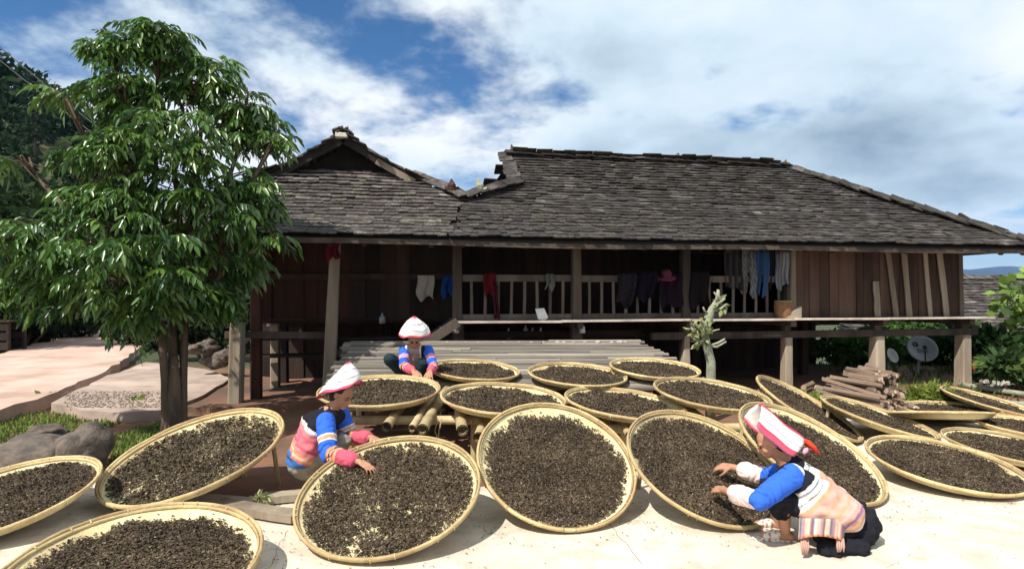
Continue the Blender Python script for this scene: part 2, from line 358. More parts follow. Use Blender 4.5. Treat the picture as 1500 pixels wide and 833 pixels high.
# right hip
hipB = (-(RU)*3.06+UP*(RGZ-EZ)).normalized(); hipL = math.hypot(3.06, RGZ-EZ); O_h = H(9.46, EV, EZ)
shingles(mainS, O_h, RV, hipB, [(0, 0), (5.9, 0), (2.95, hipL)], .125, .18, seed=3)
# left skirt of the main roof, right skirt of the left roof, both falling to the gutter
skB = (RU*1.0+UP*.38).normalized(); shingles(mainS, H(-.71, 0, 3.25), RV, skB, [(.47, 0), (4.2, 0), (4.2, 1.08), (1.06, 1.08)], .16, .22, seed=4)
skB2 = (-RU*.93+UP*.50).normalized(); shingles(leftS, H(-.71, 0, 3.25), RV, skB2, [(.47, 0), (5.5, 0), (5.5, 1.06), (1.22, 1.06)], .16, .22, seed=5)
# gable roof of the left wing (ridge runs away from the camera)
GA, GZ, GE = -2.75, 4.36, 3.56
for sgn in (1, -1):
    gB = (RU*(-sgn)*1.38+UP*(GZ-GE)).normalized(); gl = math.hypot(1.38, GZ-GE)
    shingles(leftS, H(GA+sgn*1.38, 0, GE), RV, gB, [(.95, 0), (6.2, 0), (6.2, gl), (.95, gl)], .15, .21, lift=.05, seed=6+sgn)
# back slope
shingles(backS, H(0, 5.15, EZ), -RU, (-RV*2.95+UP*(RGZ-EZ)).normalized(), [(-9.4, 0), (.8, 0), (-.33, SLn), (-6.4, SLn)], .2, .3, seed=9)
# caps along ridge and hips
def caps(store, A, B, n, wd, seed, lift=.05):
    rnd = random.Random(seed); A, B = Vector(A), Vector(B); d = (B-A).normalized(); sd = d.cross(UP).normalized(); up = sd.cross(d).normalized()
    for i in range(n):
        for q in (-1, 1):
            p = A.lerp(B, (i+.5)/n)+up*(lift+rnd.uniform(-.01, .02))+sd*q*wd*.42
            M = Matrix((d, sd, up)).transposed().to_4x4(); M.translation = p
            M = M @ Matrix.Rotation(rnd.gauss(0, .08), 4, 'Z') @ Matrix.Rotation(-q*.5+rnd.gauss(0, .08), 4, 'X') @ Matrix.Rotation(rnd.gauss(.06, .06), 4, 'Y') @ Matrix.Diagonal(((A-B).length/n*1.25, wd, .022, 1))
            store.append((M, rnd.random()))
caps(mainS, H(.28, RGV, RGZ), H(6.42, RGV, RGZ-.02), 26, .2, 1)
caps(mainS, H(6.4, RGV, RGZ-.02), H(9.46, EV, EZ+.02), 24, .2, 2, .03)
caps(mainS, H(.31, 1.06, 3.645), H(-.71, .47, 3.26), 6, .2, 3, .05)
caps(leftS, H(-1.55, 1.28, 3.74), H(-.71, .47, 3.26), 6, .2, 4, .05)
caps(leftS, H(GA, .95, GZ+.03), H(GA, 6.2, GZ+.03), 18, .2, 5, .03)
# verge tiles hanging over the broken gable edge of the main roof
for i in range(9):
    v, z = fs(.64+.36*i/8); M = Matrix.Translation(H(.25+random.uniform(-.03, .03), v, z+.035)) @ Matrix.Rotation(TH, 4, 'Z') @ Matrix.Rotation(R_(33+random.uniform(-5, 5)), 4, 'X') @ Matrix.Rotation(random.uniform(-.2, .05), 4, 'Y') @ Matrix.Diagonal((.26, .22, .022, 1))
    mainS.append((M, random.random()))
SHV = []
for k in range(4):                                       # four tile shapes with chipped front corners
    r = random.Random(50+k); c1, c2, c3 = r.uniform(0, .12), r.uniform(0, .12), r.uniform(-.04, .04)
    top = [(-.5, -.5+c1, .5), (-.2, -.5+c3, .5), (.25, -.5-c3*.5, .5), (.5, -.5+c2, .5), (.5, .5, .5), (-.5, .5, .5)]
    v = top+[(x, y, -.5) for x, y, z in top]
    SHV.append((np.array(v), [(0, 1, 2, 3, 4, 5), (11, 10, 9, 8, 7, 6)]+[(i, 6+i, 6+(i+1) % 6, (i+1) % 6) for i in range(6)]))
def shade(r): 
    k = .60+.55*r*r+.22*((r*7) % 1)
    if r > .95: k *= 1.3
    return np.array((k*1.0, k*(.92+.08*((r*17) % 1)), k*(.84+.16*((r*31) % 1))))
def lay(store, roof, n_parts, tone=1.0):
    def size_in_view(it):
        p = it[0].translation; return p.y+ (0 if p.z < 9 else 99)
    if n_parts:
        store.sort(key=size_in_view)
        ms = []
        for k in range(4):
            for q in range(3):
                me = MB().add(*SHV[k]).mesh('shingle', m_['shingle']); set_col(me, shade(.12+.38*q)*tone); ms.append(me)
        for M, r in store[:n_parts]: 
            o = link('shingle', ms[int(r*11.99)], roof); o.matrix_basis = M
    V, F, C = [], [], []; b = 0
    for M, r in store[n_parts:]:
        v, f = SHV[int(r*3.99)]; m = np.array(M); vv = v @ m[:3, :3].T + m[:3, 3]
        V.append(vv); C.append(np.tile(shade((r*7.3) % 1)*tone, (12, 1)))
        for q in f: F.append(tuple(i+b for i in q))
        b += 12
    me = bpy.data.meshes.new('shingle_field'); me.from_pydata(np.concatenate(V).tolist(), [], F); set_col(me, np.concatenate(C)); me.materials.append(m_['shingle'])
    o = link('shingle_field', me, roof); o['kind'] = 'stuff'
def prism(pts, thk):                                     # closed sheet from a polygon in space
    pts = [Vector(p) for p in pts]; n = (pts[1]-pts[0]).cross(pts[2]-pts[0]).normalized(); k = len(pts)
    v = pts+[p-n*thk for p in pts]; return v, [tuple(range(k)), tuple(reversed(range(k, 2*k)))]+[(i, k+i, k+(i+1) % k, (i+1) % k) for i in range(k)]
mr = MB()
S0 = .03
mr.add(*prism([H(GUT_U, EV+.04, EZ-.02), H(9.4, EV+.04, EZ-.02), H(6.38, RGV, RGZ-.1), H(.36, RGV, RGZ-.1), H(.33, 1.06, 3.56), H(-.71, .47, 3.16)], .03))
mr.add(*prism([H(9.4, EV+.04, EZ-.03), H(9.4, 5.1, EZ-.03), H(6.38, RGV, RGZ-.11)], .03))
mr.add(*prism([H(9.4, 5.11, EZ-.02), H(-.9, 5.11, EZ-.02), H(.36, RGV+.01, RGZ-.1), H(6.38, RGV+.01, RGZ-.1)], .03))
mr.add(*prism([H(.33, 1.07, 3.55), H(-.71, .48, 3.15), H(-.71, 4.2, 3.15), H(.33, 3.4, 3.55)], .03))
mr.add(*prism([H(.42, 1.0, 3.55), H(.42, 3.4, 3.55), H(.42, RGV, RGZ-.12)], .03))
roofA = mr.build('main_roof', m_['roof_deck'], house)
lay(mainS, roofA, 300, .46)
lay_back = MB(); roofC = lay_back.board(H(-.9, 5.1, EZ-.06), H(9.4, 5.1, EZ-.06), .05, .1).build('back_slope', m_['roof_deck'], house); lay(backS, roofC, 0, .62)
lr = MB()
lr.add(*prism([H(-4.95, EV+.04, EZ-.021), H(GUT_U, EV+.04, EZ-.021), H(-.71, .47, 3.159), H(-1.62, 1.2, 3.68), H(-3.9, 1.2, 3.68)], .03))
lr.add(*prism([H(-.72, .48, 3.14), H(-.72, 5.5, 3.14), H(-1.7, 5.5, 3.64), H(-1.7, 1.2, 3.64)], .03))
lr.add(*prism([H(-4.95, EV+.05, EZ-.03), H(-3.9, 1.2, 3.66), H(-3.9, 5.5, 3.66), H(-4.95, 5.5, EZ-.03)], .03))
for sgn in (1, -1):
    lr.add(*prism([H(GA, .97, GZ), H(GA+sgn*1.38, .97, GE), H(GA+sgn*1.38, 6.2, GE), H(GA, 6.2, GZ)], .03*(-sgn)))
roofB = lr.build('left_roof', m_['roof_deck'], house)
lay(leftS, roofB, 300, .74)
gb = MB()
gb.add(*prism([H(GA-1.2, 1.5, 3.5), H(GA+1.2, 1.5, 3.5), H(GA, 1.5, GZ-.06)], .02)); gb.build('gable_shade_sheet', m_['roof_deck'], house)  # black sheet put in for the shade inside the open gable
for sgn in (1, -1):                                      # barge boards of the gable
    b = MB().board(H(GA+sgn*1.33, 1.02, GE-.06), H(GA+sgn*.04, 1.02, GZ-.09), .13, .03, up=-RV, jit=.05, segs=4); b.build('barge_board', m_['roof_deck'], house)
MB().board(H(GA+1.2, .99, GE+.03), H(GA+.55, .99, GZ-.43), .10, .02, up=-RV, jit=.1, segs=3).build('barge_board', m_['post_wood'], house)
del b
# fascia pole under the front eave
for i, (a, b) in enumerate(((-4.9, -1.1), (-1.1, 2.2), (2.2, 5.6), (5.6, 9.35))):
    MB().board(H(a, EV+.06, EZ-.075+.01*math.sin(i*2.1)), H(b, EV+.06, EZ-.075+.012*math.sin(i*2.1+2)), .055, .075, segs=5, jit=.08, bow=.015*(-1)**i).build('fascia_board', m_['old_wood'], house)
for i in range(30):                                      # rafters behind the fascia
    u = -4.7+i*.48; top = 3.0 if -.9 < u < .4 else 3.4
    s1 = (top-EZ)/(RGZ-EZ); v1, z1 = fs(s1); MB().board(H(u, EV+.12, EZ-.11), H(u, v1, z1-.16), .07, .06, jit=.05, segs=2).build('rafter', m_['dark_wood'], house)
# ridge and hip ornaments
def finial(base, h, lean, material, s=1.0):
    b = Vector(base); mb = MB()
    mb.tube([b+Vector((0, 0, -.02)), b+Vector((lean*.2, 0, h*.35)), b+Vector((lean*.7, 0, h*.7)), b+Vector((lean, 0, h))], [.055*s, .075*s, .04*s, .012*s], 7, wob=.1)
    mb.box(b+Vector((-.03, 0, -.01)), (.18*s, .12*s, .035*s), Matrix.Rotation(.25, 3, 'Y'), jit=.01)
    mb.box(b+Vector((.05, .02, .01)), (.14*s, .10*s, .025*s), Matrix.Rotation(-.3, 3, 'Y'), jit=.01)
    return mb.build('roof_finial', m_[material], house, smooth=False)
finial(H(-.93, .56, 3.42), .17, -.01, 'red_wood'); finial(H(-.45, .56, 3.42), .2, -.05, 'pale_bark', .9)
finial(H(3.9, RGV, RGZ+.06), .13, .03, 'old_wood', 1.1); finial(H(6.4, RGV, RGZ+.05), .1, .02, 'old_wood', .7); finial(H(.42, RGV, RGZ+.07), .15, -.04, 'old_wood', .7)
finial(H(GA+.05, 1.0, GZ+.03), .13, .03, 'pale_bark', .55)
MB().box(H(GA-.02, .93, GZ-.02), (.2, .06, .08), jit=.015).build('apex_block', m_['pale_rock'], house)

# posts
FZ = 1.21                                                # veranda floor
def post(u, v, z0, z1, wd, material, lean=0, taper=.9):
    mb = MB(); a, b = H(u, v, z0), H(u+lean, v, z1); n = 5; M = Matrix.Rotation(TH+random.uniform(-.06, .06), 3, 'Z'); vs = []; f = []
    for i in range(n):
        t = i/(n-1); c = a.lerp(b, t); ww = wd*(1+(taper-1)*t)*(1+random.uniform(-.04, .04))
        k = .3*ww
        for dx, dy in ((-.5*ww, -.5*ww+k*.4), (-.5*ww+k*.4, -.5*ww), (.5*ww-k*.4, -.5*ww), (.5*ww, -.5*ww+k*.4), (.5*ww, .5*ww), (-.5*ww, .5*ww)): vs.append(c+M @ Vector((dx, dy, 0)))
    for i in range(n-1):
        for k in range(6): f.append((6*i+k, 6*i+(k+1) % 6, 6*i+6+(k+1) % 6, 6*i+6+k))
    f += [tuple(reversed(range(6))), tuple(range(6*n-6, 6*n))]
    return mb.add(vs, f).build('post', m_[material], house)
post(-2.89, .02, -.12, 2.62, .20, 'post_wood', .12, .78)
for u in (-.89, 1.09, 3.03): post(u, .03, FZ-.3, 2.72, .155, 'old_wood')
post(5.04, .0, FZ+.02, 2.72, .12, 'post_wood'); post(5.02, .16, FZ, 2.72, .12, 'old_wood')
post(-4.22, -.05, -.12, 1.22, .19, 'post_wood', .03); post(-4.0, .3, -.12, 2.6, .16, 'red_wood')
post(-3.95, 1.5, -.12, 1.2, .15, 'post_wood')
for u, wd in ((4.93, .16), (6.75, .20), (8.58, .21)):
    post(u, -.02, -.12, .88, wd, 'pale_wood', 0, .92); post(u+.03, .05, .86, FZ-.02, wd*.8, 'old_wood')
post(3.0, -.02, .4, .93, .15, 'pale_wood', .03, .6)
for u in (3.0, 1.09, -.89): post(u+.05, .1, -.12, FZ-.02, .15, 'old_wood')
for u in (-3.9, -2.0, 0, 2.0, 4.2, 6.7, 8.5):
    for v in (2.0, 4.2): post(u, v, -.4, FZ-.02, .17, 'dark_wood')
for u in (-4.2, -2.0, 0, 2.0, 5.1, 8.5): post(u, 4.3, FZ, 2.7, .13, 'dark_wood')
# beams below the floor
MB().board(H(2.4, .0, .93), H(8.9, .02, .935), .10, .12, segs=6, jit=.04).build('beam', m_['old_wood'], house)
MB().board(H(-4.4, .1, 1.03), H(-2.75, .1, 1.0), .09, .1, segs=3, jit=.04).build('beam', m_['old_wood'], house)
MB().board(H(-2.8, .12, .72), H(-1.2, .12, .72), .12, .09, segs=3, jit=.06).build('beam', m_['old_wood'], house)
MB().board(H(-1.6, .5, .95), H(2.4, .5, .95), .1, .12, segs=4, jit=.04).build('beam', m_['dark_wood'], house)
for v in (2.0, 4.2): MB().board(H(-4.4, v, FZ-.1), H(8.9, v, FZ-.1), .1, .12).build('beam', m_['dark_wood'], house)
for u in (4.93, 6.75, 8.58, 3.0, 1.09, -.89): MB().board(H(u, -.22, FZ-.075), H(u, 4.3, FZ-.09), .1, .11, jit=.05, segs=3).build('joist', m_['old_wood'], house)
# floor: long boards, the outermost coloured pale so the edge looks sunlit
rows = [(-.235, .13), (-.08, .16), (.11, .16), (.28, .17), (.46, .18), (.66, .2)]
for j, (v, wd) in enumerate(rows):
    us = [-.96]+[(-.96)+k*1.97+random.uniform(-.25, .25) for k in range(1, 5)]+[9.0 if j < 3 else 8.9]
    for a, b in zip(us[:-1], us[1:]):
        MB().board(H(a, v, FZ+random.uniform(-.006, .006)), H(b-.01, v+random.uniform(-.015, .015), FZ+random.uniform(-.01, .006)), wd*.95, .032, segs=4, jit=.03).build('floor_board', m_['deck_edge_sun_tint' if j == 0 else 'plank'], house)
for k in range(21):
    a = -.9+k*.47; MB().board(H(a+.23, .78, FZ), H(a+.23, 4.25, FZ), .455, .03).build('floor_board', m_['dark_wood'], house)
for k in range(7): MB().board(H(-4.05+k*.45, 1.0, FZ), H(-4.05+k*.45, 4.25, FZ), .44, .03).build('floor_board', m_['dark_wood'], house)
# veranda railing
for a, b in ((-.81, 1.01), (1.17, 2.95), (3.11, 4.95)):
    MB().board(H(a, .03, 1.90), H(b, .03, 1.905), .035, .11, up=UP, segs=3, jit=.03).build('rail', m_['rail_wood'], house)
    MB().board(H(a, .03, FZ+.065), H(b, .03, FZ+.065), .04, .085, up=UP, segs=3, jit=.03).build('rail', m_['rail_wood'], house)
    n = 8
    for i in range(n):
        u = a+(b-a)*(i+.7)/(n+.4); MB().board(H(u, .03, FZ+.1), H(u+random.uniform(-.012, .012), .03, 1.85), .045, .025, up=-RV, jit=.05, segs=2).build('baluster', m_['rail_wood'], house)
MB().board(H(-4.1, .95, 1.93), H(-.9, .95, 1.95), .04, .1, up=UP).build('rail', m_['dark_wood'], house)
# right-hand room: vertical wall boards with paler slanting battens
u = 5.13; i = 0
while u < 8.5:
    wd = random.uniform(.13, .24); wd = min(wd, 8.52-u)
    if wd < .05: break
    MB().board(H(u+wd/2, random.uniform(.02, .045), FZ+.02), H(u+wd/2+random.uniform(-.01, .01), .05, 2.75), wd*.965, .025, up=-RV, segs=3, jit=.012).build('wall_board', m_['wall_wood'], house); u += wd; i += 1
for x0, x1, y1, wd in ((1285, 1283, 412, .12), (1312, 1298, 350, .10), (1331, 1322, 350, .12), (1362, 1353, 350, .09), (1386, 1374, 350, .12)):
    def up_(px, py, v=.0):
        r = (px-750)/FPX; Y = (10+v/CT)/(1-.18*r); X = r*Y; return (X+v*ST)/CT, EYE-(py-HZ)/FPX*Y
    ua, za = up_(x0, 467); ub, zb = up_(x1, y1)
    MB().board(H(ua, -.012, FZ+.02), H(ub, .0, min(zb, 2.72)), wd, .02, up=-RV, segs=4, jit=.05).build('batten', m_['post_wood'], house)
MB().board(H(8.56, .03, FZ+.02), H(8.52, .03, 2.7), .09, .09, up=-RV, segs=3, jit=.05).build('corner_post', m_['old_wood'], house)
for k in range(20): MB().board(H(8.5, .2+k*.21, FZ+.02), H(8.5, .2+k*.21, 2.6), .2, .025, up=RU).build('wall_board', m_['dark_wood'], house)
# back wall of the veranda, left room panels, rear wall
for k in range(27):
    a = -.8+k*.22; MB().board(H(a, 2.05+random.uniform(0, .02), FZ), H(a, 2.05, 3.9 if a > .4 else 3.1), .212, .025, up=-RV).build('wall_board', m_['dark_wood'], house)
for k in range(13):
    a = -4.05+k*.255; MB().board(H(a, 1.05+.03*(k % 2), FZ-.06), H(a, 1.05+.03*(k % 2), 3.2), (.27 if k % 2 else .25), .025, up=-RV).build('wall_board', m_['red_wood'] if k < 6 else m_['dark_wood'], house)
for k in range(38):
    a = -4.1+k*.335; MB().board(H(a, 4.4, FZ), H(a, 4.4, 2.55), .33, .025, up=-RV).build('wall_board', m_['dark_wood'], house)
for k in range(12): MB().board(H(-4.15, 1.1+k*.28, FZ), H(-4.15, 1.1+k*.28, 2.7), .27, .025, up=RU).build('wall_board', m_['dark_wood'], house)
# rough boards added under the house to keep the space behind it black
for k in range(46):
    a = -4.4+k*.265; MB().board(H(a, 3.2+.03*(k % 2), -.3), H(a+random.uniform(-.012, .012), 3.2+.03*(k % 2), FZ-.1-random.random()*.1), .285, .02, up=-RV).build('blackout_board', m_['dark_wood'], house)

# ------------------------------------------------------------------ drying platform and bamboo rack
def plat_z(y): return .616+.154*(y-7.2)
plat = empty('drying_platform', (-.3, 8, -.06), 'weathered grey plank drying platform sloping up to the veranda', 'platform')
y = 6.93; k = 0
while y < 9.2:
    wd = random.uniform(.05, .105); x = -2.13-.17*(y-7.2)+random.uniform(-.08, .08)
    xe = 1.98+random.uniform(-.1, .16)+.09*(9.2-y)
    cuts = sorted([x, xe]+[random.uniform(-1.9, 1.4) for _ in range(random.choice((1, 1, 2)))])
    cuts = [c for i, c in enumerate(cuts) if i == 0 or c-cuts[i-1] > .5 or c == xe]
    for a, b in zip(cuts[:-1], cuts[1:]):
        dz = random.uniform(-.007, .011)
        MB().board((a, y+wd/2, plat_z(y+wd/2)+dz), (b-.012, y+wd/2+random.uniform(-.02, .02), plat_z(y+wd/2)+dz+random.uniform(-.006, .006)), wd*.93, .026, up=(0, -.15, 1), segs=4, jit=.035).build('plank', m_['plank'], plat)
    y += wd
for x in (-2.0, -.9, .6, 1.9):
    MB().board((x, 6.95, plat_z(6.95)-.075), (x, 9.2, plat_z(9.2)-.075), .08, .09, segs=3, jit=.05).build('bearer', m_['old_wood'], plat)
    for y in (7.05, 8.1, 9.1): MB().tube([(x, y, -.1), (x+.01, y, plat_z(y)-.1)], .055, 7, wob=.06).build('leg', m_['old_wood'], plat)
# pale stones lining the upper edge of the platform
stones = []
def rock_mesh(seed, sub=2, rough=.28, flat=.7):
    bm = bmesh.new(); bmesh.ops.create_icosphere(bm, subdivisions=sub, radius=1)
    for v in bm.verts:
        d = 1+rough*mnoise.noise(v.co*1.3+Vector((seed*9.1, 0, 0)))+.12*mnoise.noise(v.co*3.1+Vector((0, seed*5.3, 0))); v.co *= d; v.co.z *= flat
    me = bpy.data.meshes.new('stone'); bm.to_mesh(me); bm.free(); return me
SM = []
for k in range(4):
    me = rock_mesh(k, 1); me.materials.append(m_['pale_rock']); SM.append(me)
for i, (px, py, s) in enumerate(((760, 499, 6), (738, 499, 5), (778, 499, 5), (796, 499, 6), (817, 497, 8), (826, 498, 7), (840, 498, 7), (857, 497, 8), (876, 496, 12), (896, 497, 7), (908, 496, 13), (916, 495, 8), (682, 500, 5), (655, 499, 5), (545, 499, 6), (700, 500, 4))):
    p = P(px, py, 9.12); o = link('stone', SM[i % 4]); o.location = (p.x, 9.12, plat_z(9.12)+.02); s_ = s*9.1/900*.5; o.scale = (s_, s_*.8, s_*.75); o.rotation_euler = (0, 0, i*1.3)
    props(o, 'small pale stone weighing down the upper edge of the plank platform', 'stone', 'stones along the platform edge')
rack = empty('bamboo_rack', (.3, 6, -.06), 'bamboo pole rack carrying the trays in front of the plank platform', 'rack')
def bamboo(a, b, r, parent, name='pole'):
    a, b = Vector(a), Vector(b); L = (b-a).length; n = max(2, int(L/.28)); pts = []; rs = []
    for i in range(n+1):
        p = a.lerp(b, i/n)
        for d, q in ((-.012, 1.0), (0, 1.13), (.012, 1.0)):
            if 0 < i < n: pts.append(p+(b-a).normalized()*d); rs.append(r*q)
            elif d == 0: pts.append(p); rs.append(r)
    mb = MB(); mb.tube(pts, rs, 10, cap=False)
    n0 = (b-a).normalized()
    mb.tube([a+n0*.0, a+n0*.06], r*.72, 10, cap=False)       # hollow mouth
    o = mb.build(name, m_['bamboo'], parent, smooth=True)
    MB().tube([a+n0*.05, a+n0*.055], r*.98, 10).build('node_wall', m_['bark'], o); MB().tube([b-n0*.005, b], r*.98, 10).build('node_wall', m_['bark'], o); return o
bamboo((-1.95, 5.72, .475), (.7, 5.74, .47), .042, rack); bamboo((.35, 5.72, .385), (2.75, 5.8, .395), .042, rack)
bamboo((-1.95, 6.75, .50), (2.75, 6.78, .44), .042, rack)
for x0, y0, x1, z, r in ((-1.09, 5.33, -1.12, .535, .045), (-.86, 5.28, -.85, .535, .034), (-.76, 5.22, -.74, .54, .048), (-.42, 5.2, -.62, .535, .05), (-1.6, 5.55, -1.62, .54, .04), (-.28, 5.15, -.2, .49, .045), (.25, 5.45, .2, .525, .04)):
    bamboo((x0, y0, z-.04), (x1, 6.9, z+.03), r, rack)
for x0, z in ((.72, .40), (1.05, .405), (1.5, .42), (1.85, .43), (2.3, .45)): bamboo((x0, 5.5, z-.02), (x0+.05, 6.95, z+.02), .036, rack)
for x in (-1.8, -.35, 1.05, 2.6):
    for y in (5.72, 6.76): MB().tube([(x, y+.07, -.1), (x, y+.06, .53 if x < 0 else .45)], .04, 8).build('leg', m_['bamboo'], rack)
for i in range(7):                                           # split strips tied round the joints
    x = -.42+random.uniform(-.3, .5); MB().tube([(x, 5.66, .5), (x-.02, 5.6, .40), (x+random.uniform(-.1, .1), 5.58, .28)], .006, 4).build('lashing', m_['bamboo'], rack)

# ------------------------------------------------------------------ trays and tea
TRAYS = [
('M1',1.20,(-1.302,6.050,0.701),(0.005,-0.102,0.995)),('M2',1.20,(-0.083,5.835,0.662),(0.055,-0.076,0.996)),('M3',1.17,(0.761,7.182,0.712),(0.052,-0.101,0.994)),
('M4',1.10,(-0.450,7.35,0.745),(0.077,-0.088,0.993)),('M5',1.10,(1.740,7.500,0.745),(0.044,-0.105,0.994)),('M6',1.20,(1.117,6.140,0.562),(0.099,-0.083,0.992)),
('M7',1.20,(2.082,6.413,0.612),(0.092,-0.119,0.989)),('T1',1.34,(-2.089,3.396,0.158),(0.023,-0.162,0.987)),('T2',1.27,(-3.690,4.431,0.181),(-0.096,-0.194,0.976)),
('T3',1.45,(-2.634,5.108,0.330),(-0.160,-0.293,0.943)),('T4',1.29,(-0.860,4.291,0.275),(-0.078,-0.370,0.926)),('T5',1.24,(0.342,4.708,0.370),(0.141,-0.552,0.822)),
('T6',1.26,(1.497,4.775,0.331),(0.208,-0.450,0.868)),('T7',1.28,(2.524,5.200,0.334),(0.314,-0.376,0.872)),('T8',1.29,(3.427,7.117,0.338),(0.423,-0.254,0.870)),
('T9',1.27,(4.287,7.203,0.216),(0.247,-0.131,0.960)),('T10',1.24,(3.836,5.451,0.149),(0.063,-0.151,0.987)),('T11',1.17,(4.974,6.135,0.122),(0.081,-0.089,0.993)),
('T12',1.20,(5.260,7.620,0.166),(0.020,0.200,0.980)),('T13',1.19,(5.983,8.405,0.068),(-0.009,-0.011,1.000)),('T14',1.15,(6.75,8.72,0.13),(0.194,-0.148,0.970)),
('T15',1.18,(6.078,7.136,0.098),(0.053,-0.049,0.997))]
TL = {
'M1': 'flat tray under the hands of the woman crouching on the platform', 'M2': 'flat tray with bamboo pole ends under its front rim',
'M3': 'flat tray alone at the middle of the plank platform', 'M4': 'flat tray on the planks beside the woman in dark trousers', 'M5': 'flat tray on the planks nearest the pruned stump',
'M6': 'flat tray on the rack between two other rack trays', 'M7': 'flat tray on the rack end in front of the pruned stump', 'T1': 'tray with a bare strip along its rim beside loose grey planks',
'T2': 'brown edged tray lying in front of the dark boulders', 'T3': 'large tray propped up below the leafy tree', 'T4': 'tray being sorted by the girl in the pointed hood',
'T5': 'steeply tilted round tray full of tea leaves with nobody at it', 'T6': 'tilted tray worked by the woman in the bright blue sleeves', 'T7': 'tilted tray behind the back of the woman in black skirt',
'T8': 'steep tray leaning just in front of a pale house post', 'T9': 'tray lying in front of the firewood stack', 'T10': 'wide tray lying flat and alone on the white concrete',
'T11': 'tray lying between two flat trays on the concrete', 'T12': 'tray tipped backward showing its shaded underside', 'T13': 'tray in front of the green fodder heap by the corner post', 'T14': 'tray resting on another tray by the house corner post', 'T15': 'tray flat on concrete beside the tray tipped backward'}
def tray_meshes():
    out = []
    n = 56
    for var in range(2):
        prof = [(.0, -.052), (.25, -.054), (.55, -.052), (.78, -.048), (.88, -.036), (.945, -.012), (.975, .004)]
        V = []; F = []
        for i, (r, z) in enumerate(prof):
            for k in range(n):
                a = 2*math.pi*k/n; rr = r*.5; V.append((rr*math.cos(a), rr*math.sin(a), z+.004*mnoise.noise(Vector((math.cos(a)*3+var*7, math.sin(a)*3, r*4)))))
        m = len(prof)
        for i in range(m-1):
            for k in range(n): F.append((i*n+k, i*n+(k+1) % n, (i+1)*n+(k+1) % n, (i+1)*n+k))
        off = len(V)
        for i, (r, z) in enumerate(prof):                    # underside, 9 mm thick
            for k in range(n):
                a = 2*math.pi*k/n; V.append((r*.5*math.cos(a), r*.5*math.sin(a), z-.009))
        for i in range(m-1):
            for k in range(n): F.append((off+(i+1)*n+k, off+(i+1)*n+(k+1) % n, off+i*n+(k+1) % n, off+i*n+k))
        base = np_mesh('woven_base', V, F, m_['tray_weave'], smooth=True)
        V = []; F = []; q = 8                                # split-bamboo hoop, a flattened ring
        for k in range(n):
            a = 2*math.pi*k/n; w1 = 1+.05*mnoise.noise(Vector((math.cos(a)*2, math.sin(a)*2, var*3.3)))
            for j in range(q):
                b = 2*math.pi*j/q; rr = .490+.0085*math.cos(b)*w1; V.append((rr*math.cos(a), rr*math.sin(a), .003+.0135*math.sin(b)*w1+.004*mnoise.noise(Vector((math.cos(a)*4, math.sin(a)*4, var)))))
        for k in range(n):
            for j in range(q): F.append((k*q+j, ((k+1) % n)*q+j, ((k+1) % n)*q+(j+1) % q, k*q+(j+1) % q))
        rim = np_mesh('rim', V, F, m_['tray_rim'], smooth=True)
        V = []; F = []                                       # inner hoop
        for k in range(n):
            a = 2*math.pi*k/n
            for rr, z in ((.470, -.016), (.478, -.016), (.480, .004), (.474, .005)): V.append((rr*math.cos(a), rr*math.sin(a), z))
        for k in range(n):
            for j in range(4): F.append((k*4+j, ((k+1) % n)*4+j, ((k+1) % n)*4+(j+1) % 4, k*4+(j+1) % 4))
        inner = np_mesh('inner_hoop', V, F, m_['tray_rim'], smooth=True)
        mbn = MB(); rb = random.Random(var+40)
        for k in range(19):
            a = 2*math.pi*(k+rb.uniform(-.42, .42))/19; c = Vector((math.cos(a), math.sin(a), 0)); t = Vector((-math.sin(a), math.cos(a), 0)); hw = rb.uniform(.002, .0045)
            pr = [c*.469-UP*.017, c*.4985-UP*.012, c*.4998+UP*.005, c*.491+UP*.0172, c*.473+UP*.0075]; vs = [p-t*hw for p in pr]+[p+t*hw for p in pr]
            mbn.add(vs, [(i, i+1, 6+i, 5+i) for i in range(4)])
        out.append((base, rim, inner, mbn.mesh('binding', m_['tray_rim'])))
    return out
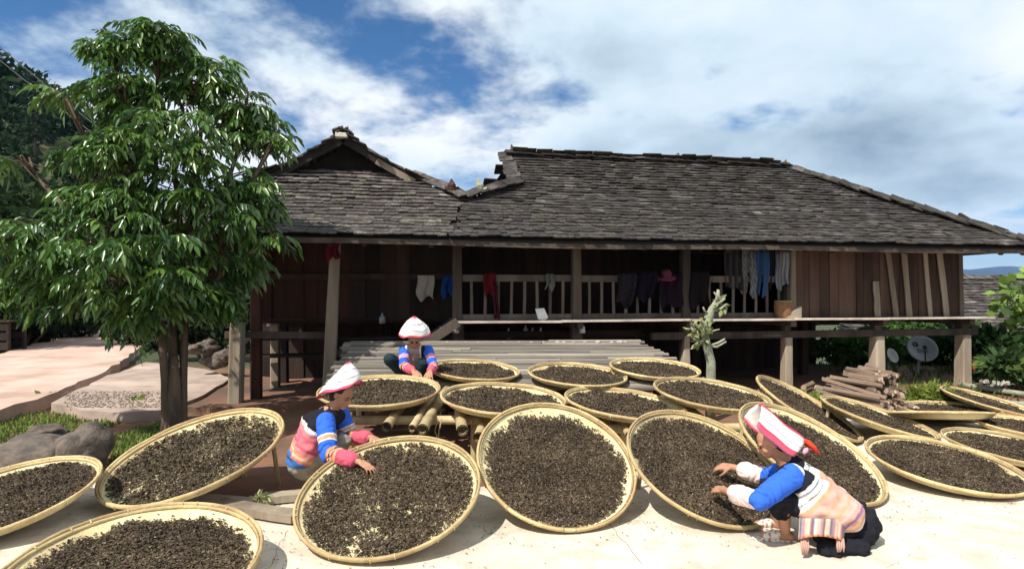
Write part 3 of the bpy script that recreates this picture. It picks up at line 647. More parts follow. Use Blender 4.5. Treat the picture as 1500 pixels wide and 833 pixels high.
def tea_mesh(seed, n, r_out, cx, cy, thin, size, green):
    rs = np.random.RandomState(seed); pts = []; dens = []
    while len(pts) < n:
        x, y = rs.uniform(-.47, .47, 2); r = math.hypot(x-cx, y-cy); a = math.atan2(y-cy, x-cx)
        edge = r_out*(1+.13*mnoise.noise(Vector((math.cos(a)*2.2, math.sin(a)*2.2, seed)))+.05*mnoise.noise(Vector((x*25, y*25, seed))))
        if math.hypot(x, y) > .455: continue
        d = 1-max(0, (r-edge+.045)/.09)
        if thin: 
            q = mnoise.noise(Vector((x*5, y*5, seed*3.3)))*.55+.45*mnoise.noise(Vector((x*19, y*19, seed)))+.30*mnoise.noise(Vector((x*60, y*60, seed)))
            d *= 1-max(0, min(1, (q-.02)/.55))*thin
        if rs.rand() > max(.004, d): continue
        pts.append((x, y)); dens.append(max(0, min(1, d)))
    pts = np.array(pts); dens = np.array(dens); N = len(pts)
    rr = np.hypot(pts[:, 0], pts[:, 1])
    base_z = np.interp(rr, [0, .25, .4, .44, .47], [-.050, -.048, -.043, -.033, -.014])
    hump = np.array([.006+.008*mnoise.noise(Vector((x*9, y*9, seed))) for x, y in pts])
    z = base_z+.003+dens*(np.maximum(0, hump)+rs.rand(N)*.014)
    yaw = rs.rand(N)*6.283; pit = rs.normal(0, .45, N); L = size*(.5+1.0*rs.rand(N)); W = size*(.16+.22*rs.rand(N)); bend = rs.normal(0, .5, N); roll = rs.normal(0, .9, N)
    d = np.stack([np.cos(yaw)*np.cos(pit), np.sin(yaw)*np.cos(pit), np.sin(pit)], 1); s0 = np.stack([-np.sin(yaw), np.cos(yaw), np.zeros(N)], 1); up = np.cross(d, s0)
    s = s0*np.cos(roll)[:, None]+up*np.sin(roll)[:, None]; nrm = np.cross(d, s)
    c = np.stack([pts[:, 0], pts[:, 1], z], 1)
    V = np.empty((N, 6, 3))
    for i, t in enumerate((-.5, 0, .5)):
        off = d*(L*t)[:, None]+s0*(bend*L*.35*(abs(t)*2))[:, None]; wd = W*(1.0 if i == 1 else .45)
        lift = nrm*(W*.55*(1 if i == 1 else 0))[:, None]
        V[:, i*2] = c+off-s*wd[:, None]+lift*0; V[:, i*2+1] = c+off+s*wd[:, None]+lift
    V[:, :, 2] = np.maximum(V[:, :, 2], base_z[:, None]+.001)
    F = (np.arange(N)*6)[:, None, None]+np.array([(0, 1, 3, 2), (2, 3, 5, 4)])[None]
    h = rs.rand(N); patch = np.array([mnoise.noise(Vector((x*5, y*5, seed+9))) for x, y in pts])
    k = (.45+1.0*rs.rand(N))*(1+.45*patch); col = np.stack([.098*k, .067*k, .044*k], 1)
    gsel = (h < green+.25*np.maximum(0, patch)); col[gsel] = np.stack([.088*k, .073*k, .038*k], 1)[gsel]
    pale = rs.rand(N) < .075; col[pale] = np.stack([.20*k, .165*k, .11*k], 1)[pale]
    return np_mesh('tea_leaves', V.reshape(-1, 3), F.reshape(-1, 4), m_['tea'], np.repeat(col, 6, 0))
TMS = tray_meshes()
TEA = {'a': tea_mesh(1, 42000, .437, 0, -.012, .6, .0135, .10), 'b': tea_mesh(2, 40000, .418, .0, -.02, .6, .0135, .09), 'c': tea_mesh(3, 21500, .437, .0, 0, 1.0, .0145, .14),
       'd': tea_mesh(4, 15000, .44, .0, .0, 1.0, .0155, .26), 'e': tea_mesh(5, 24000, .437, .01, -.005, .4, .0165, .14), 'f': tea_mesh(6, 24000, .432, -.01, .0, .4, .0165, .14)}
TV = {'M1': ('e', 20), 'M2': ('f', 100), 'M3': ('f', 190), 'M4': ('e', 200), 'M5': ('e', 300), 'M6': ('f', 60), 'M7': ('e', 140), 'T1': ('b', -5), 'T2': ('a', 40), 'T3': ('d', 10), 'T4': ('c', 0), 'T5': ('b', 0), 'T6': ('a', 0), 'T7': ('b', 20), 'T8': ('a', 90),
      'T9': ('e', 250), 'T10': ('a', 160), 'T11': ('f', 230), 'T12': ('f', 10), 'T13': ('e', 75), 'T14': ('f', 290), 'T15': ('e', 330)}
TF = {}
for i, (k, D, C, n) in enumerate(TRAYS):
    n = Vector(n).normalized(); C = Vector(C); TF[k] = (C, n, D)
    x = Vector((0, 1, 0)).cross(n).normalized(); yv = n.cross(x)
    M = Matrix((x, yv, n)).transposed().to_4x4(); M.translation = C
    t = empty('bamboo_tray', C, 'woven bamboo ' + TL[k], 'tray', 'bamboo drying trays'); t.matrix_basis = M @ Matrix.Rotation(R_(i*47), 4, 'Z') @ Matrix.Diagonal((D*(1+.012*math.sin(i*3.1)), D*(1-.012*math.sin(i*3.1)), D, 1))
    for nm, me in zip(('woven_base', 'rim', 'inner_hoop', 'binding'), TMS[i % 2]):
        o = bpy.data.objects.new(nm, me); COL.objects.link(o); o.parent = t
        if nm == 'binding': o['kind'] = 'stuff'
    if k in ('T3', 'T4', 'T5', 'T6', 'T7', 'T8', 'T9'):        # sticks that hold the raised back edge up
        upv = (Vector((-n.x, -n.y, 0)) if True else x); upd = (upv-n*upv.dot(n)).normalized(); sd = n.cross(upd)
        for q in (-1, 1):
            tp = C+upd*D*.40+sd*q*D*.16-n*.055*D; MB().tube([Vector((tp.x+upv.x*.25, tp.y+upv.y*.25, -.09)), tp], .02, 6).build('prop_stick', m_['bamboo'], t)
    v, rot = TV[k]
    o = link('tea_leaves', TEA[v]); o.matrix_basis = M @ Matrix.Rotation(R_(rot), 4, 'Z') @ Matrix.Scale(D, 4)
    props(o, 'tea leaves in the ' + TL[k], 'tea leaves', 'tea spread on the trays', 'stuff')
def on_tray(k, px, py, lift=0.0):                            # point over the tea of tray k along a pixel
    C, n, D = TF[k]; o = Vector((0, 0, EYE)); r = Vector(((px-750)/FPX, 1, -(py-HZ)/FPX)); c2 = C-n*.03*D
    return o+r*(n.dot(c2-o)/n.dot(r))+n*lift

# ------------------------------------------------------------------ people
def capsule(mb, a, ra, b, rb, n=12, sq=1.0, side=None):
    """tapered capsule a->b; sq squashes it across `side`"""
    a, b = Vector(a), Vector(b); d = b-a; L = d.length
    if L < 1e-5: d = Vector((0, 0, 1)); L = 1e-5
    d = d/L; s = side.normalized() if side is not None else d.cross(Vector((.3, .2, 1))).normalized()
    s = (s-d*s.dot(d)).normalized(); t = d.cross(s); vs = []; fs = []
    rings = [(a-d*ra*math.cos(q), ra*math.sin(q)) for q in (.25, .7, 1.15)]+[(a, ra), (a.lerp(b, .5), (ra+rb)/2), (b, rb)]+[(b+d*rb*math.sin(q), rb*math.cos(q)) for q in (.42, .87, 1.32)]
    for c, r in rings:
        for k in range(n):
            an = 2*math.pi*k/n; vs.append(c+s*math.cos(an)*r+t*math.sin(an)*r*sq)
    m = len(rings)
    for i in range(m-1):
        for k in range(n): fs.append((i*n+k, i*n+(k+1) % n, (i+1)*n+(k+1) % n, (i+1)*n+k))
    fs += [tuple(reversed(range(n))), tuple(range((m-1)*n, m*n))]
    mb.add(vs, fs)
def ellipsoid(mb, c, axes, n=14, m=9):
    c = Vector(c); vs = []; fs = []
    for i in range(m):
        th = math.pi*(i+.5)/m
        for k in range(n):
            p = 2*math.pi*k/n; vs.append(c+axes[0]*math.sin(th)*math.cos(p)+axes[1]*math.sin(th)*math.sin(p)+axes[2]*math.cos(th))
    for i in range(m-1):
        for k in range(n): fs.append((i*n+k, (i+1)*n+k, (i+1)*n+(k+1) % n, i*n+(k+1) % n))
    fs += [tuple(range(n)), tuple(reversed(range((m-1)*n, m*n)))]
    mb.add(vs, fs)
def fuse(mb, name, voxel, material, parent, it=6, fac=.5, colf=None, wrinkle=0, wscale=14, anis=None, arm=None):
    me0 = mb.mesh('tmp', None); bm = bmesh.new(); bm.from_mesh(me0); bmesh.ops.recalc_face_normals(bm, faces=bm.faces[:]); bm.to_mesh(me0); bm.free()
    o = bpy.data.objects.new('tmp', me0); COL.objects.link(o)
    r = o.modifiers.new('r', 'REMESH'); r.mode = 'VOXEL'; r.voxel_size = voxel
    s = o.modifiers.new('s', 'SMOOTH'); s.iterations = it; s.factor = fac
    dg = bpy.context.evaluated_depsgraph_get(); me = bpy.data.meshes.new_from_object(o.evaluated_get(dg), depsgraph=dg)
    bpy.data.objects.remove(o); me.name = name
    nv = len(me.vertices); co = np.empty(nv*3, np.float32); me.vertices.foreach_get('co', co); co = co.reshape(-1, 3)
    if wrinkle:
        no = np.empty(nv*3, np.float32); me.vertices.foreach_get('normal', no); no = no.reshape(-1, 3)
        A = anis or (1, 1, 2.2)
        d = np.array([mnoise.noise(Vector((p[0]*wscale*A[0], p[1]*wscale*A[1], p[2]*wscale*A[2])))+.5*mnoise.noise(Vector((p[0]*wscale*2.1, p[1]*wscale*2.3, p[2]*wscale*3+5))) for p in co], np.float32)
        if arm:                                             # ring creases, deepest at the elbow
            t1, d1 = seg_t(co, arm[0], arm[1]); t2, d2 = seg_t(co, arm[1], arm[2]); t = np.where(d1 <= d2, np.clip(t1, -.5, 1), 1+np.clip(t2, 0, 1))
            ph = np.array([mnoise.noise(Vector((p[0]*9, p[1]*9, p[2]*9))) for p in co]); cr = np.abs(np.sin(t*13+ph*4.5)); d = d*.8-(1-cr)**2*1.5*(.45+np.exp(-((t-1)/.35)**2))
        me.vertices.foreach_set('co', (co+no*d[:, None]*wrinkle).ravel())
    if colf is not None: set_col(me, colf(co))
    me.materials.append(m_[material]); me.polygons.foreach_set('use_smooth', [True]*len(me.polygons))
    return link(name, me, parent)
def seg_t(co, a, b):
    a = np.array(a); d = np.array(b)-a; L2 = (d*d).sum(); t = ((co-a) @ d)/L2; tc = np.clip(t, 0, 1); return t, np.linalg.norm(co-(a+tc[:, None]*d), axis=1)
def bands(t, stops):                                        # stops: [(t_end, colour), ...]
    out = np.zeros((len(t), 3)); done = np.zeros(len(t), bool)
    for e, c in stops:
        m = (~done) & (t <= e); out[m] = c; done |= m
    out[~done] = stops[-1][1]; return out
def hand(mb, wrist, d, nrm, thumb_side, curl=.5, spread=.10, s=1.0):
    """palm and five fingers; d = pointing direction, nrm = back of the hand, thumb_side = direction of the thumb"""
    w = Vector(wrist); d = Vector(d).normalized(); nrm = Vector(nrm); nrm = (nrm-d*nrm.dot(d)).normalized(); sd = Vector(thumb_side); sd = (sd-d*sd.dot(d)-nrm*sd.dot(nrm)).normalized()
    kn = []
    for i, (off, L) in enumerate(((.027, .078), (.009, .082), (-.009, .078), (-.026, .070))):
        k = w+d*L*s+sd*off*s; kn.append(k); capsule(mb, w+sd*off*.55*s, .0135*s, k, .0105*s)
    capsule(mb, w-d*.03, .0215*s, w+d*.02*s, .020*s, sq=.75, side=sd)
    for i, (k, lens, r) in enumerate(zip(kn, ((.038, .024, .02), (.042, .028, .022), (.039, .026, .021), (.030, .02, .018)), (.0088, .009, .0087, .0078))):
        an = -.1; dirn = (d+sd*(1.5-i)*spread).normalized(); p = k
        for j, l in enumerate(lens):
            an += curl*(.55, .8, .6)[j]*(1+.12*(i-1.5)); q = p+(dirn*math.cos(an)-nrm*math.sin(an))*l*s; capsule(mb, p, r*s*(1-.08*j), q, r*s*(.92-.08*j), 8); p = q
    b = w+d*.022*s+sd*.024*s; t1 = b+(d*.55+sd*.62-nrm*.45).normalized()*.042*s; t2 = t1+(d*.85+sd*.15-nrm*.5).normalized()*.03*s; t3 = t2+(d*.9-sd*.1-nrm*.45).normalized()*.022*s
    capsule(mb, b-d*.012, .015*s, t1, .0115*s, 8); capsule(mb, t1, .0108*s, t2, .0098*s, 8); capsule(mb, t2, .0098*s, t3, .0082*s, 8)
def head(mb, c, f, up, s=1.0):
    """skull with face; c = centre, f = looking direction"""
    c = Vector(c); f = Vector(f).normalized(); up = Vector(up); up = (up-f*up.dot(f)).normalized(); r = f.cross(up)
    E = lambda o, a: ellipsoid(mb, c+(f*o[0]+r*o[1]+up*o[2])*s, (f*a[0]*s, r*a[1]*s, up*a[2]*s))
    E((-.012, 0, .028), (.094, .074, .084)); E((.022, 0, -.03), (.064, .058, .074)); E((.052, 0, -.082), (.030, .032, .022)); E((.03, 0, -.055), (.055, .052, .045))
    for q in (-1, 1): E((.052, q*.036, -.03), (.028, .026, .026)); E((-.012, q*.073, -.008), (.02, .01, .031)); E((.07, q*.028, .022), (.016, .03, .009))
    capsule(mb, c+(f*.078+up*.008)*s, .010*s, c+(f*.101-up*.030)*s, .0135*s, 8); E((.093, 0, -.036), (.012, .0165, .009))
    E((.082, 0, -.064), (.012, .023, .0065)); E((.080, 0, -.075), (.012, .020, .0075))
    capsule(mb, c+(-f*.02-up*.04)*s, .048*s, c+(-f*.045-up*.15)*s, .05*s)
    return f, r, up
def face_parts(parent, c, f, r, up, s=1.0):
    for q in (-1, 1):
        mb = MB(); p = Vector(c)+(f*.082+r*q*.031-up*.002)*s; ellipsoid(mb, p, (f*.007*s, r*.013*s, up*.0055*s), 10, 6); mb.build('eye', m_['eye'], parent, smooth=True)
        mb = MB(); p = Vector(c)+(f*.089+r*q*.031+up*.021)*s; ellipsoid(mb, p, (f*.006*s, r*.02*s, up*.004*s), 10, 6); mb.build('eyebrow', m_['hair'], parent, smooth=True)
def face_col(c, f, up, base=(1, 1, 1)):
    c, f, up = np.array(c), np.array(f), np.array(up)
    def fn(co):
        col = np.ones((len(co), 3)); d = co-c; a = d @ f; b = d @ up; m = (a > .078) & (b < -.056) & (b > -.083); col[m] = (.95, .62, .6); return col
    return fn
def hair_cap(parent, c, f, r, up, s=1.0):
    mb = MB(); c = Vector(c); ellipsoid(mb, c+(-f*.026+up*.036)*s, (f*.094*s, r*.082*s, up*.086*s)); ellipsoid(mb, c+(-f*.058-up*.03)*s, (f*.055*s, r*.072*s, up*.075*s)); ellipsoid(mb, c+(-f*.075-up*.075)*s, (f*.04*s, r*.045*s, up*.035*s))
    fuse(mb, 'hair', .009, 'hair', parent, 4)
def loft_shell(rings, thk, cols, name, parent, material='cloth', close=True):
    """surface through rings of points (all the same length), thickened inwards"""
    n = len(rings[0]); V = []; C = []
    for ring, c in zip(rings, cols): V += [Vector(p) for p in ring]; C += [c]*n
    F = []; kk = n if close else n-1
    for i in range(len(rings)-1):
        for k in range(kk): F.append((i*n+k, i*n+(k+1) % n, (i+1)*n+(k+1) % n, (i+1)*n+k))
    me = bpy.data.meshes.new(name); me.from_pydata(V, [], F); set_col(me, np.array(C)); me.materials.append(m_[material]); me.polygons.foreach_set('use_smooth', [True]*len(F))
    o = link(name, me, parent); md = o.modifiers.new('t', 'SOLIDIFY'); md.thickness = thk; md.offset = 0; return o
WHT = (.78, .75, .72); PNK = (.66, .10, .17); CRM = (.60, .35, .21); BLU = (.035, .13, .62); BLK = (.014, .014, .02); RED = (.50, .05, .08); ORG = (.72, .25, .10); GRY = (.22, .22, .28); PAL = (.60, .37, .30); NVY = (.02, .045, .085); LIL = (.33, .16, .30)
def hood(parent, c, f, r, up, apex, back, front, halfw, s=1.0, bulge=-.12):
    """pointed cloth hood: oval brim from the nape to the brow rising to an apex"""
    c = Vector(c); N = 40; levels = [(1.04, .0, RED), (1.0, .035, PNK), (.985, .07, PNK), (.97, .085, BLK), (.96, .10, WHT), (.92, .2, WHT), (.87, .29, WHT), (.845, .318, GRY), (.832, .332, GRY), (.815, .35, WHT), (.66, .52, WHT), (.56, .61, WHT), (.535, .635, GRY), (.522, .648, GRY), (.50, .67, WHT), (.34, .78, WHT), (.24, .85, WHT), (.15, .92, (.72, .35, .38)), (.11, .95, PNK), (.02, 1.0, RED)]
    A = c+(f*apex[0]+up*apex[1])*s; rings = []; cols = []
    for rad, t, col in levels:
        ring = []
        for k in range(N):
            a = 2*math.pi*k/N; ca, sa = math.cos(a), math.sin(a)
            fwd = front[0]*ca if ca > 0 else -back[0]*ca*-1
            hz = front[1] if ca > 0 else back[1]
            base = c+(f*(front[0]*ca if ca > 0 else back[0]*ca)+r*halfw*sa+up*(hz*abs(ca)+.012*math.cos(3*a)+.02))*s
            ctr = c+(f*(front[0]-back[0])*.25+up*((front[1]+back[1])*.25+.02))*s
            b2 = ctr+(base-ctr)*rad; lin = b2*(1-t)+(A+(base-ctr)*rad*.0)*t if False else (ctr+(base-ctr)*rad).lerp(A, 0)
            # height follows a rounded cone profile
            p = ctr+(base-ctr)*rad*(1+bulge*math.sin(math.pi*t))+(A-ctr)*t
            p += r*(.004*math.sin(5*a+8*t))*s+up*.004*math.sin(7*a+t*9)*s
            ring.append(p)
        rings.append(ring); cols.append(col)
    return loft_shell(rings, .006, cols, 'hood', parent)

# --- woman in the bright blue sleeves, right of the tilted tray
def woman_right():
    root = empty('person', G(1190, 806), 'squatting woman with flat white and pink headdress, blue short sleeves and black skirt', 'person')
    pel = P(1243, 762, 4.12); ch = P(1180, 706, 4.12); nk = P(1150, 674, 4.14); hc = P(1128, 647, 4.14)
    shL = P(1158, 697, 3.95); elL = P(1112, 733, 3.88); haL = on_tray('T6', 1030, 719, .03); wrL = elL.lerp(haL, .72)+Vector((.03, 0, .012))
    shR = P(1150, 690, 4.32); elR = P(1122, 698, 4.44); haR = on_tray('T6', 1043, 690, .055); wrR = elR.lerp(haR, .70)+Vector((.01, 0, .02))
    hpL = P(1236, 770, 4.02); knL = P(1139, 722, 4.0); anL = G(1150, 792) + Vector((0, 0, .06))
    hpR = P(1240, 764, 4.24); knR = P(1128, 716, 4.28); anR = G(1140, 775)+Vector((0, 0, .06))
    f = Vector((-.86, .22, -.46)).normalized(); up = Vector((-.42, .05, .9))
    mb = MB(); f, r, up = head(mb, hc, f, up, .92)
    capsule(mb, nk, .05, hc-up*.06, .05); capsule(mb, pel, .12, ch, .12); capsule(mb, ch, .11, nk, .06); capsule(mb, shL, .06, shR, .06)
    for sh, el, wr, ha, th in ((shL, elL, wrL, haL, Vector((-.1, 1, .15))), (shR, elR, wrR, haR, Vector((-.1, -1, -.1)))):
        capsule(mb, sh, .047, el, .037); capsule(mb, el, .037, wr, .024); d = (ha-wr).normalized(); hand(mb, wr+d*.0, d, Vector((-.35, -.5, .9)), th, .62, .12, 1.0)
    for hp, kn, an in ((hpL, knL, anL), (hpR, knR, anR)):
        capsule(mb, hp, .088, kn, .055); capsule(mb, kn, .05, kn.lerp(an, .35)+Vector((.02, 0, 0)), .05); capsule(mb, kn.lerp(an, .35)+Vector((.02, 0, 0)), .05, an, .032)
        toe = an+Vector((-.13, .03, -.035)); capsule(mb, an+Vector((.03, 0, -.025)), .032, toe, .028)
    body = fuse(mb, 'body', .0055, 'skin', root, 5, .5, face_col(hc, f, up)); face_parts(body, hc, f, r, up, .92); hair_cap(root, hc-up*.012, f, r, up, .84)
    # tunic: black yoke, white band, pale striped body
    ax0, ax1 = nk, P(1262, 782, 4.12)
    mb = MB(); cL = P(1180, 710, 3.96); cR = P(1180, 704, 4.26); bL = P(1238, 752, 3.96); bR = P(1240, 756, 4.28)
    for a, ra, b, rb in ((shL+Vector((.02, .03, 0)), .075, cL, .085), (shR+Vector((.02, -.03, 0)), .07, cR, .085), (cL, .092, bL, .118), (cR, .09, bR, .115), (P(1182, 722, 3.97), .09, P(1190, 748, 3.95), .10), (P(1190, 748, 3.95), .10, P(1236, 750, 3.95), .115), (nk+Vector((.03, 0, -.01)), .07, ch, .125), (ch, .125, pel, .145), (shL, .066, shR, .066)): capsule(mb, a, ra, b, rb, 16)
    def tc(co):
        t, _ = seg_t(co, ax0, ax1); t = t+.012*np.sin(co[:, 1]*22)
        return bands(t, [(.13, BLK), (.16, WHT), (.175, GRY), (.22, WHT), (.23, GRY), (.27, WHT), (.31, CRM), (.40, PAL), (.42, CRM), (.47, PAL), (.50, CRM), (.535, PAL), (.56, (.62, .42, .40)), (.60, PAL), (.63, LIL), (.66, PAL), (.70, CRM), (.73, (.74, .60, .52)), (.765, LIL), (.80, PAL), (.84, (.60, .36, .42)), (.88, PAL), (.93, CRM), (2, PAL)])
    fuse(mb, 'tunic', .0085, 'cloth', root, 7, .5, tc, .011, 8, (2.0, .8, 2.0))
    for sh, el, wr, q in ((shL, elL, wrL, 1), (shR, elR, wrR, 1)):
        mb = MB(); c1 = el.lerp(wr, .12)
        capsule(mb, sh+Vector((.015, 0, .0)), .08, el, .066, 16); capsule(mb, el, .062, el.lerp(wr, .58), .068, 16)
        fwd = (el-sh); L1 = fwd.length; L2 = (wr-el).length
        def scf(co, sh=sh, el=el, wr=wr):
            t1, d1 = seg_t(co, sh, el); t2, d2 = seg_t(co, el, wr); t = np.where(d1 <= d2+.002, np.clip(t1, -1, 1), 1+np.clip(t2, 0, 1))
            return bands(t, [(-.34, BLK), (-.20, WHT), (1.02, BLU), (1.06, WHT), (3, (.80, .60, .57))])
        fuse(mb, 'sleeve', .007, 'cloth', root, 6, .5, scf, .008, 13, (1, 1, 1), (sh, el, wr))
    # white piping along the armhole
    # black skirt and trousers
    mb = MB()
    capsule(mb, hpL, .105, knL, .072, 16); capsule(mb, hpR, .105, knR, .072, 16); capsule(mb, knL, .07, knL.lerp(anL, .45), .062); capsule(mb, knR, .07, knR.lerp(anR, .45), .062)
    capsule(mb, pel+Vector((.02, 0, -.02)), .165, G(1236, 800)+Vector((0, .1, .16)), .16, 18); capsule(mb, P(1262, 768, 4.1), .115, G(1262, 802)+Vector((0, .1, .12)), .125, 18); capsule(mb, hpL+Vector((-.05, 0, -.06)), .11, G(1210, 800)+Vector((0, .06, .11)), .10, 18)
    capsule(mb, P(1266, 765, 4.06), .10, G(1268, 808)+Vector((0, .08, .10)), .10, 18); capsule(mb, G(1266, 815)+Vector((0, .06, .03)), .06, G(1215, 817)+Vector((0, .05, .03)), .05)
    fuse(mb, 'skirt', .009, 'cloth', root, 6, .5, lambda co: np.tile(BLK, (len(co), 1)), .02, 11, (2.2, 2.2, .35))
    # striped hip apron with orange tassels
    V = []; F = []; C = []; nx, ny = 28, 7; stripes = [(.55, .40, .36), (.12, .10, .12), (.62, .42, .30), (.30, .26, .34), (.70, .55, .48), (.45, .2, .18)]
    for j in range(ny):
        for i in range(nx):
            a = i/(nx-1); b = j/(ny-1); p = P(1171+66*a-2*b, 758+2*a+(32-6*math.sin(a*3.1))*b, 3.865-.035*math.sin(a*3.14)+.008*math.sin(i*2.2)*b-.025*b); V.append(p); C.append(stripes[(i*5//3) % 6] if b < .9 else ORG)
    for j in range(ny-1):
        for i in range(nx-1): F.append((j*nx+i, j*nx+i+1, (j+1)*nx+i+1, (j+1)*nx+i))
    me = np_mesh('apron', V, F, m_['cloth'], np.array(C), True); o = link('apron', me, root); o.modifiers.new('t', 'SOLIDIFY').thickness = .006
    for px in (1178, 1230):
        for k in range(4):
            mb = MB(); x = px+k*3-4; mb.tube([P(x, 788, 3.84), P(x+1, 800, 3.825), P(x+random.uniform(-2, 2), 812 if px < 1200 else 808, 3.825)], [.006, .008, .004], 6); me = mb.mesh('tassel', m_['cloth'], True); set_col(me, np.array(PAL)*.8); link('tassel', me, root)
    # flat folded headdress: a roof of two panels, white with pink borders and a red tail
    d = (P(1180, 644, 4.14)-P(1114, 591, 4.14)).normalized(); A0 = P(1114, 591, 4.14); L = (P(1180, 644, 4.14)-A0).length
    dn = Vector((-d.z, 0, d.x)); dn = dn if dn.z < 0 else -dn
    rings = []; cols = []
    prof = [(-1.04, LIL), (-.98, PNK), (-.88, PNK), (-.82, RED), (-.79, WHT), (-.62, WHT), (-.59, GRY), (-.56, WHT), (-.3, WHT), (-.27, GRY), (-.24, WHT), (-.16, WHT), (-.13, PNK), (0, RED), (.08, PNK), (.24, WHT), (.56, WHT), (.86, WHT), (.98, PNK), (1.04, RED)]
    for q, col in prof:
        ring = []
        for i in range(15):
            t = i/14; w_ = abs(q); hgt = (.138+.018*math.sin(t*3.1))*(w_**1.25); out = .116*math.sin(w_*1.5)*(1-.15*t)
            p = A0+d*(L*t*(1-.16*w_)+.02*w_)+dn*hgt+Vector((0, (-1 if q < 0 else 1)*out, 0))+Vector((0, 0, .006*math.sin(9*t+3*q))); ring.append(p)
        rings.append(ring); cols.append(col)
    loft_shell(rings, .008, cols, 'headdress', root, close=False)
    mb = MB(); e = A0+d*L*.93
    for k in range(7): mb.tube([e+Vector((0, -.06+.02*k, -.01)), e+d*.05+Vector((.01, -.06+.02*k, -.02)), e+d*(.10+.02*(k % 3))+Vector((.0, -.055+.018*k, -.02))], [.014, .016, .006], 6)
    me = mb.mesh('headdress_tail', m_['cloth'], True); set_col(me, np.array((.72, .06, .03))); link('headdress_tail', me, root)
    mb = MB(); ellipsoid(mb, P(1180, 660, 4.03), (Vector((.018, 0, 0)), Vector((0, .012, 0)), Vector((.008, 0, .022)))); me = mb.mesh('bobble', m_['cloth'], True); set_col(me, np.array((.62, .3, .45))); link('bobble', me, root)
    # sandals
    for an in (anL, anR):
        mb = MB(); a = an+Vector((.05, 0, -.055)); b = an+Vector((-.17, .035, -.055)); capsule(mb, a, .036, b, .042, 14, .28, (b-a).cross(UP)); capsule(mb, an+Vector((-.06, .015, -.02)), .04, an+Vector((-.11, .02, -.03)), .036, 12, .8, (b-a).cross(UP))
        fuse(mb, 'sandal', .007, 'cloth', root, 3, .5, lambda co: np.where((np.sin(co[:, 0]*160)*np.sin(co[:, 1]*150) > .3)[:, None], (.42, .22, .16), (.72, .66, .58)))
    # the fallen sheet of cloth under her knees
woman_right()

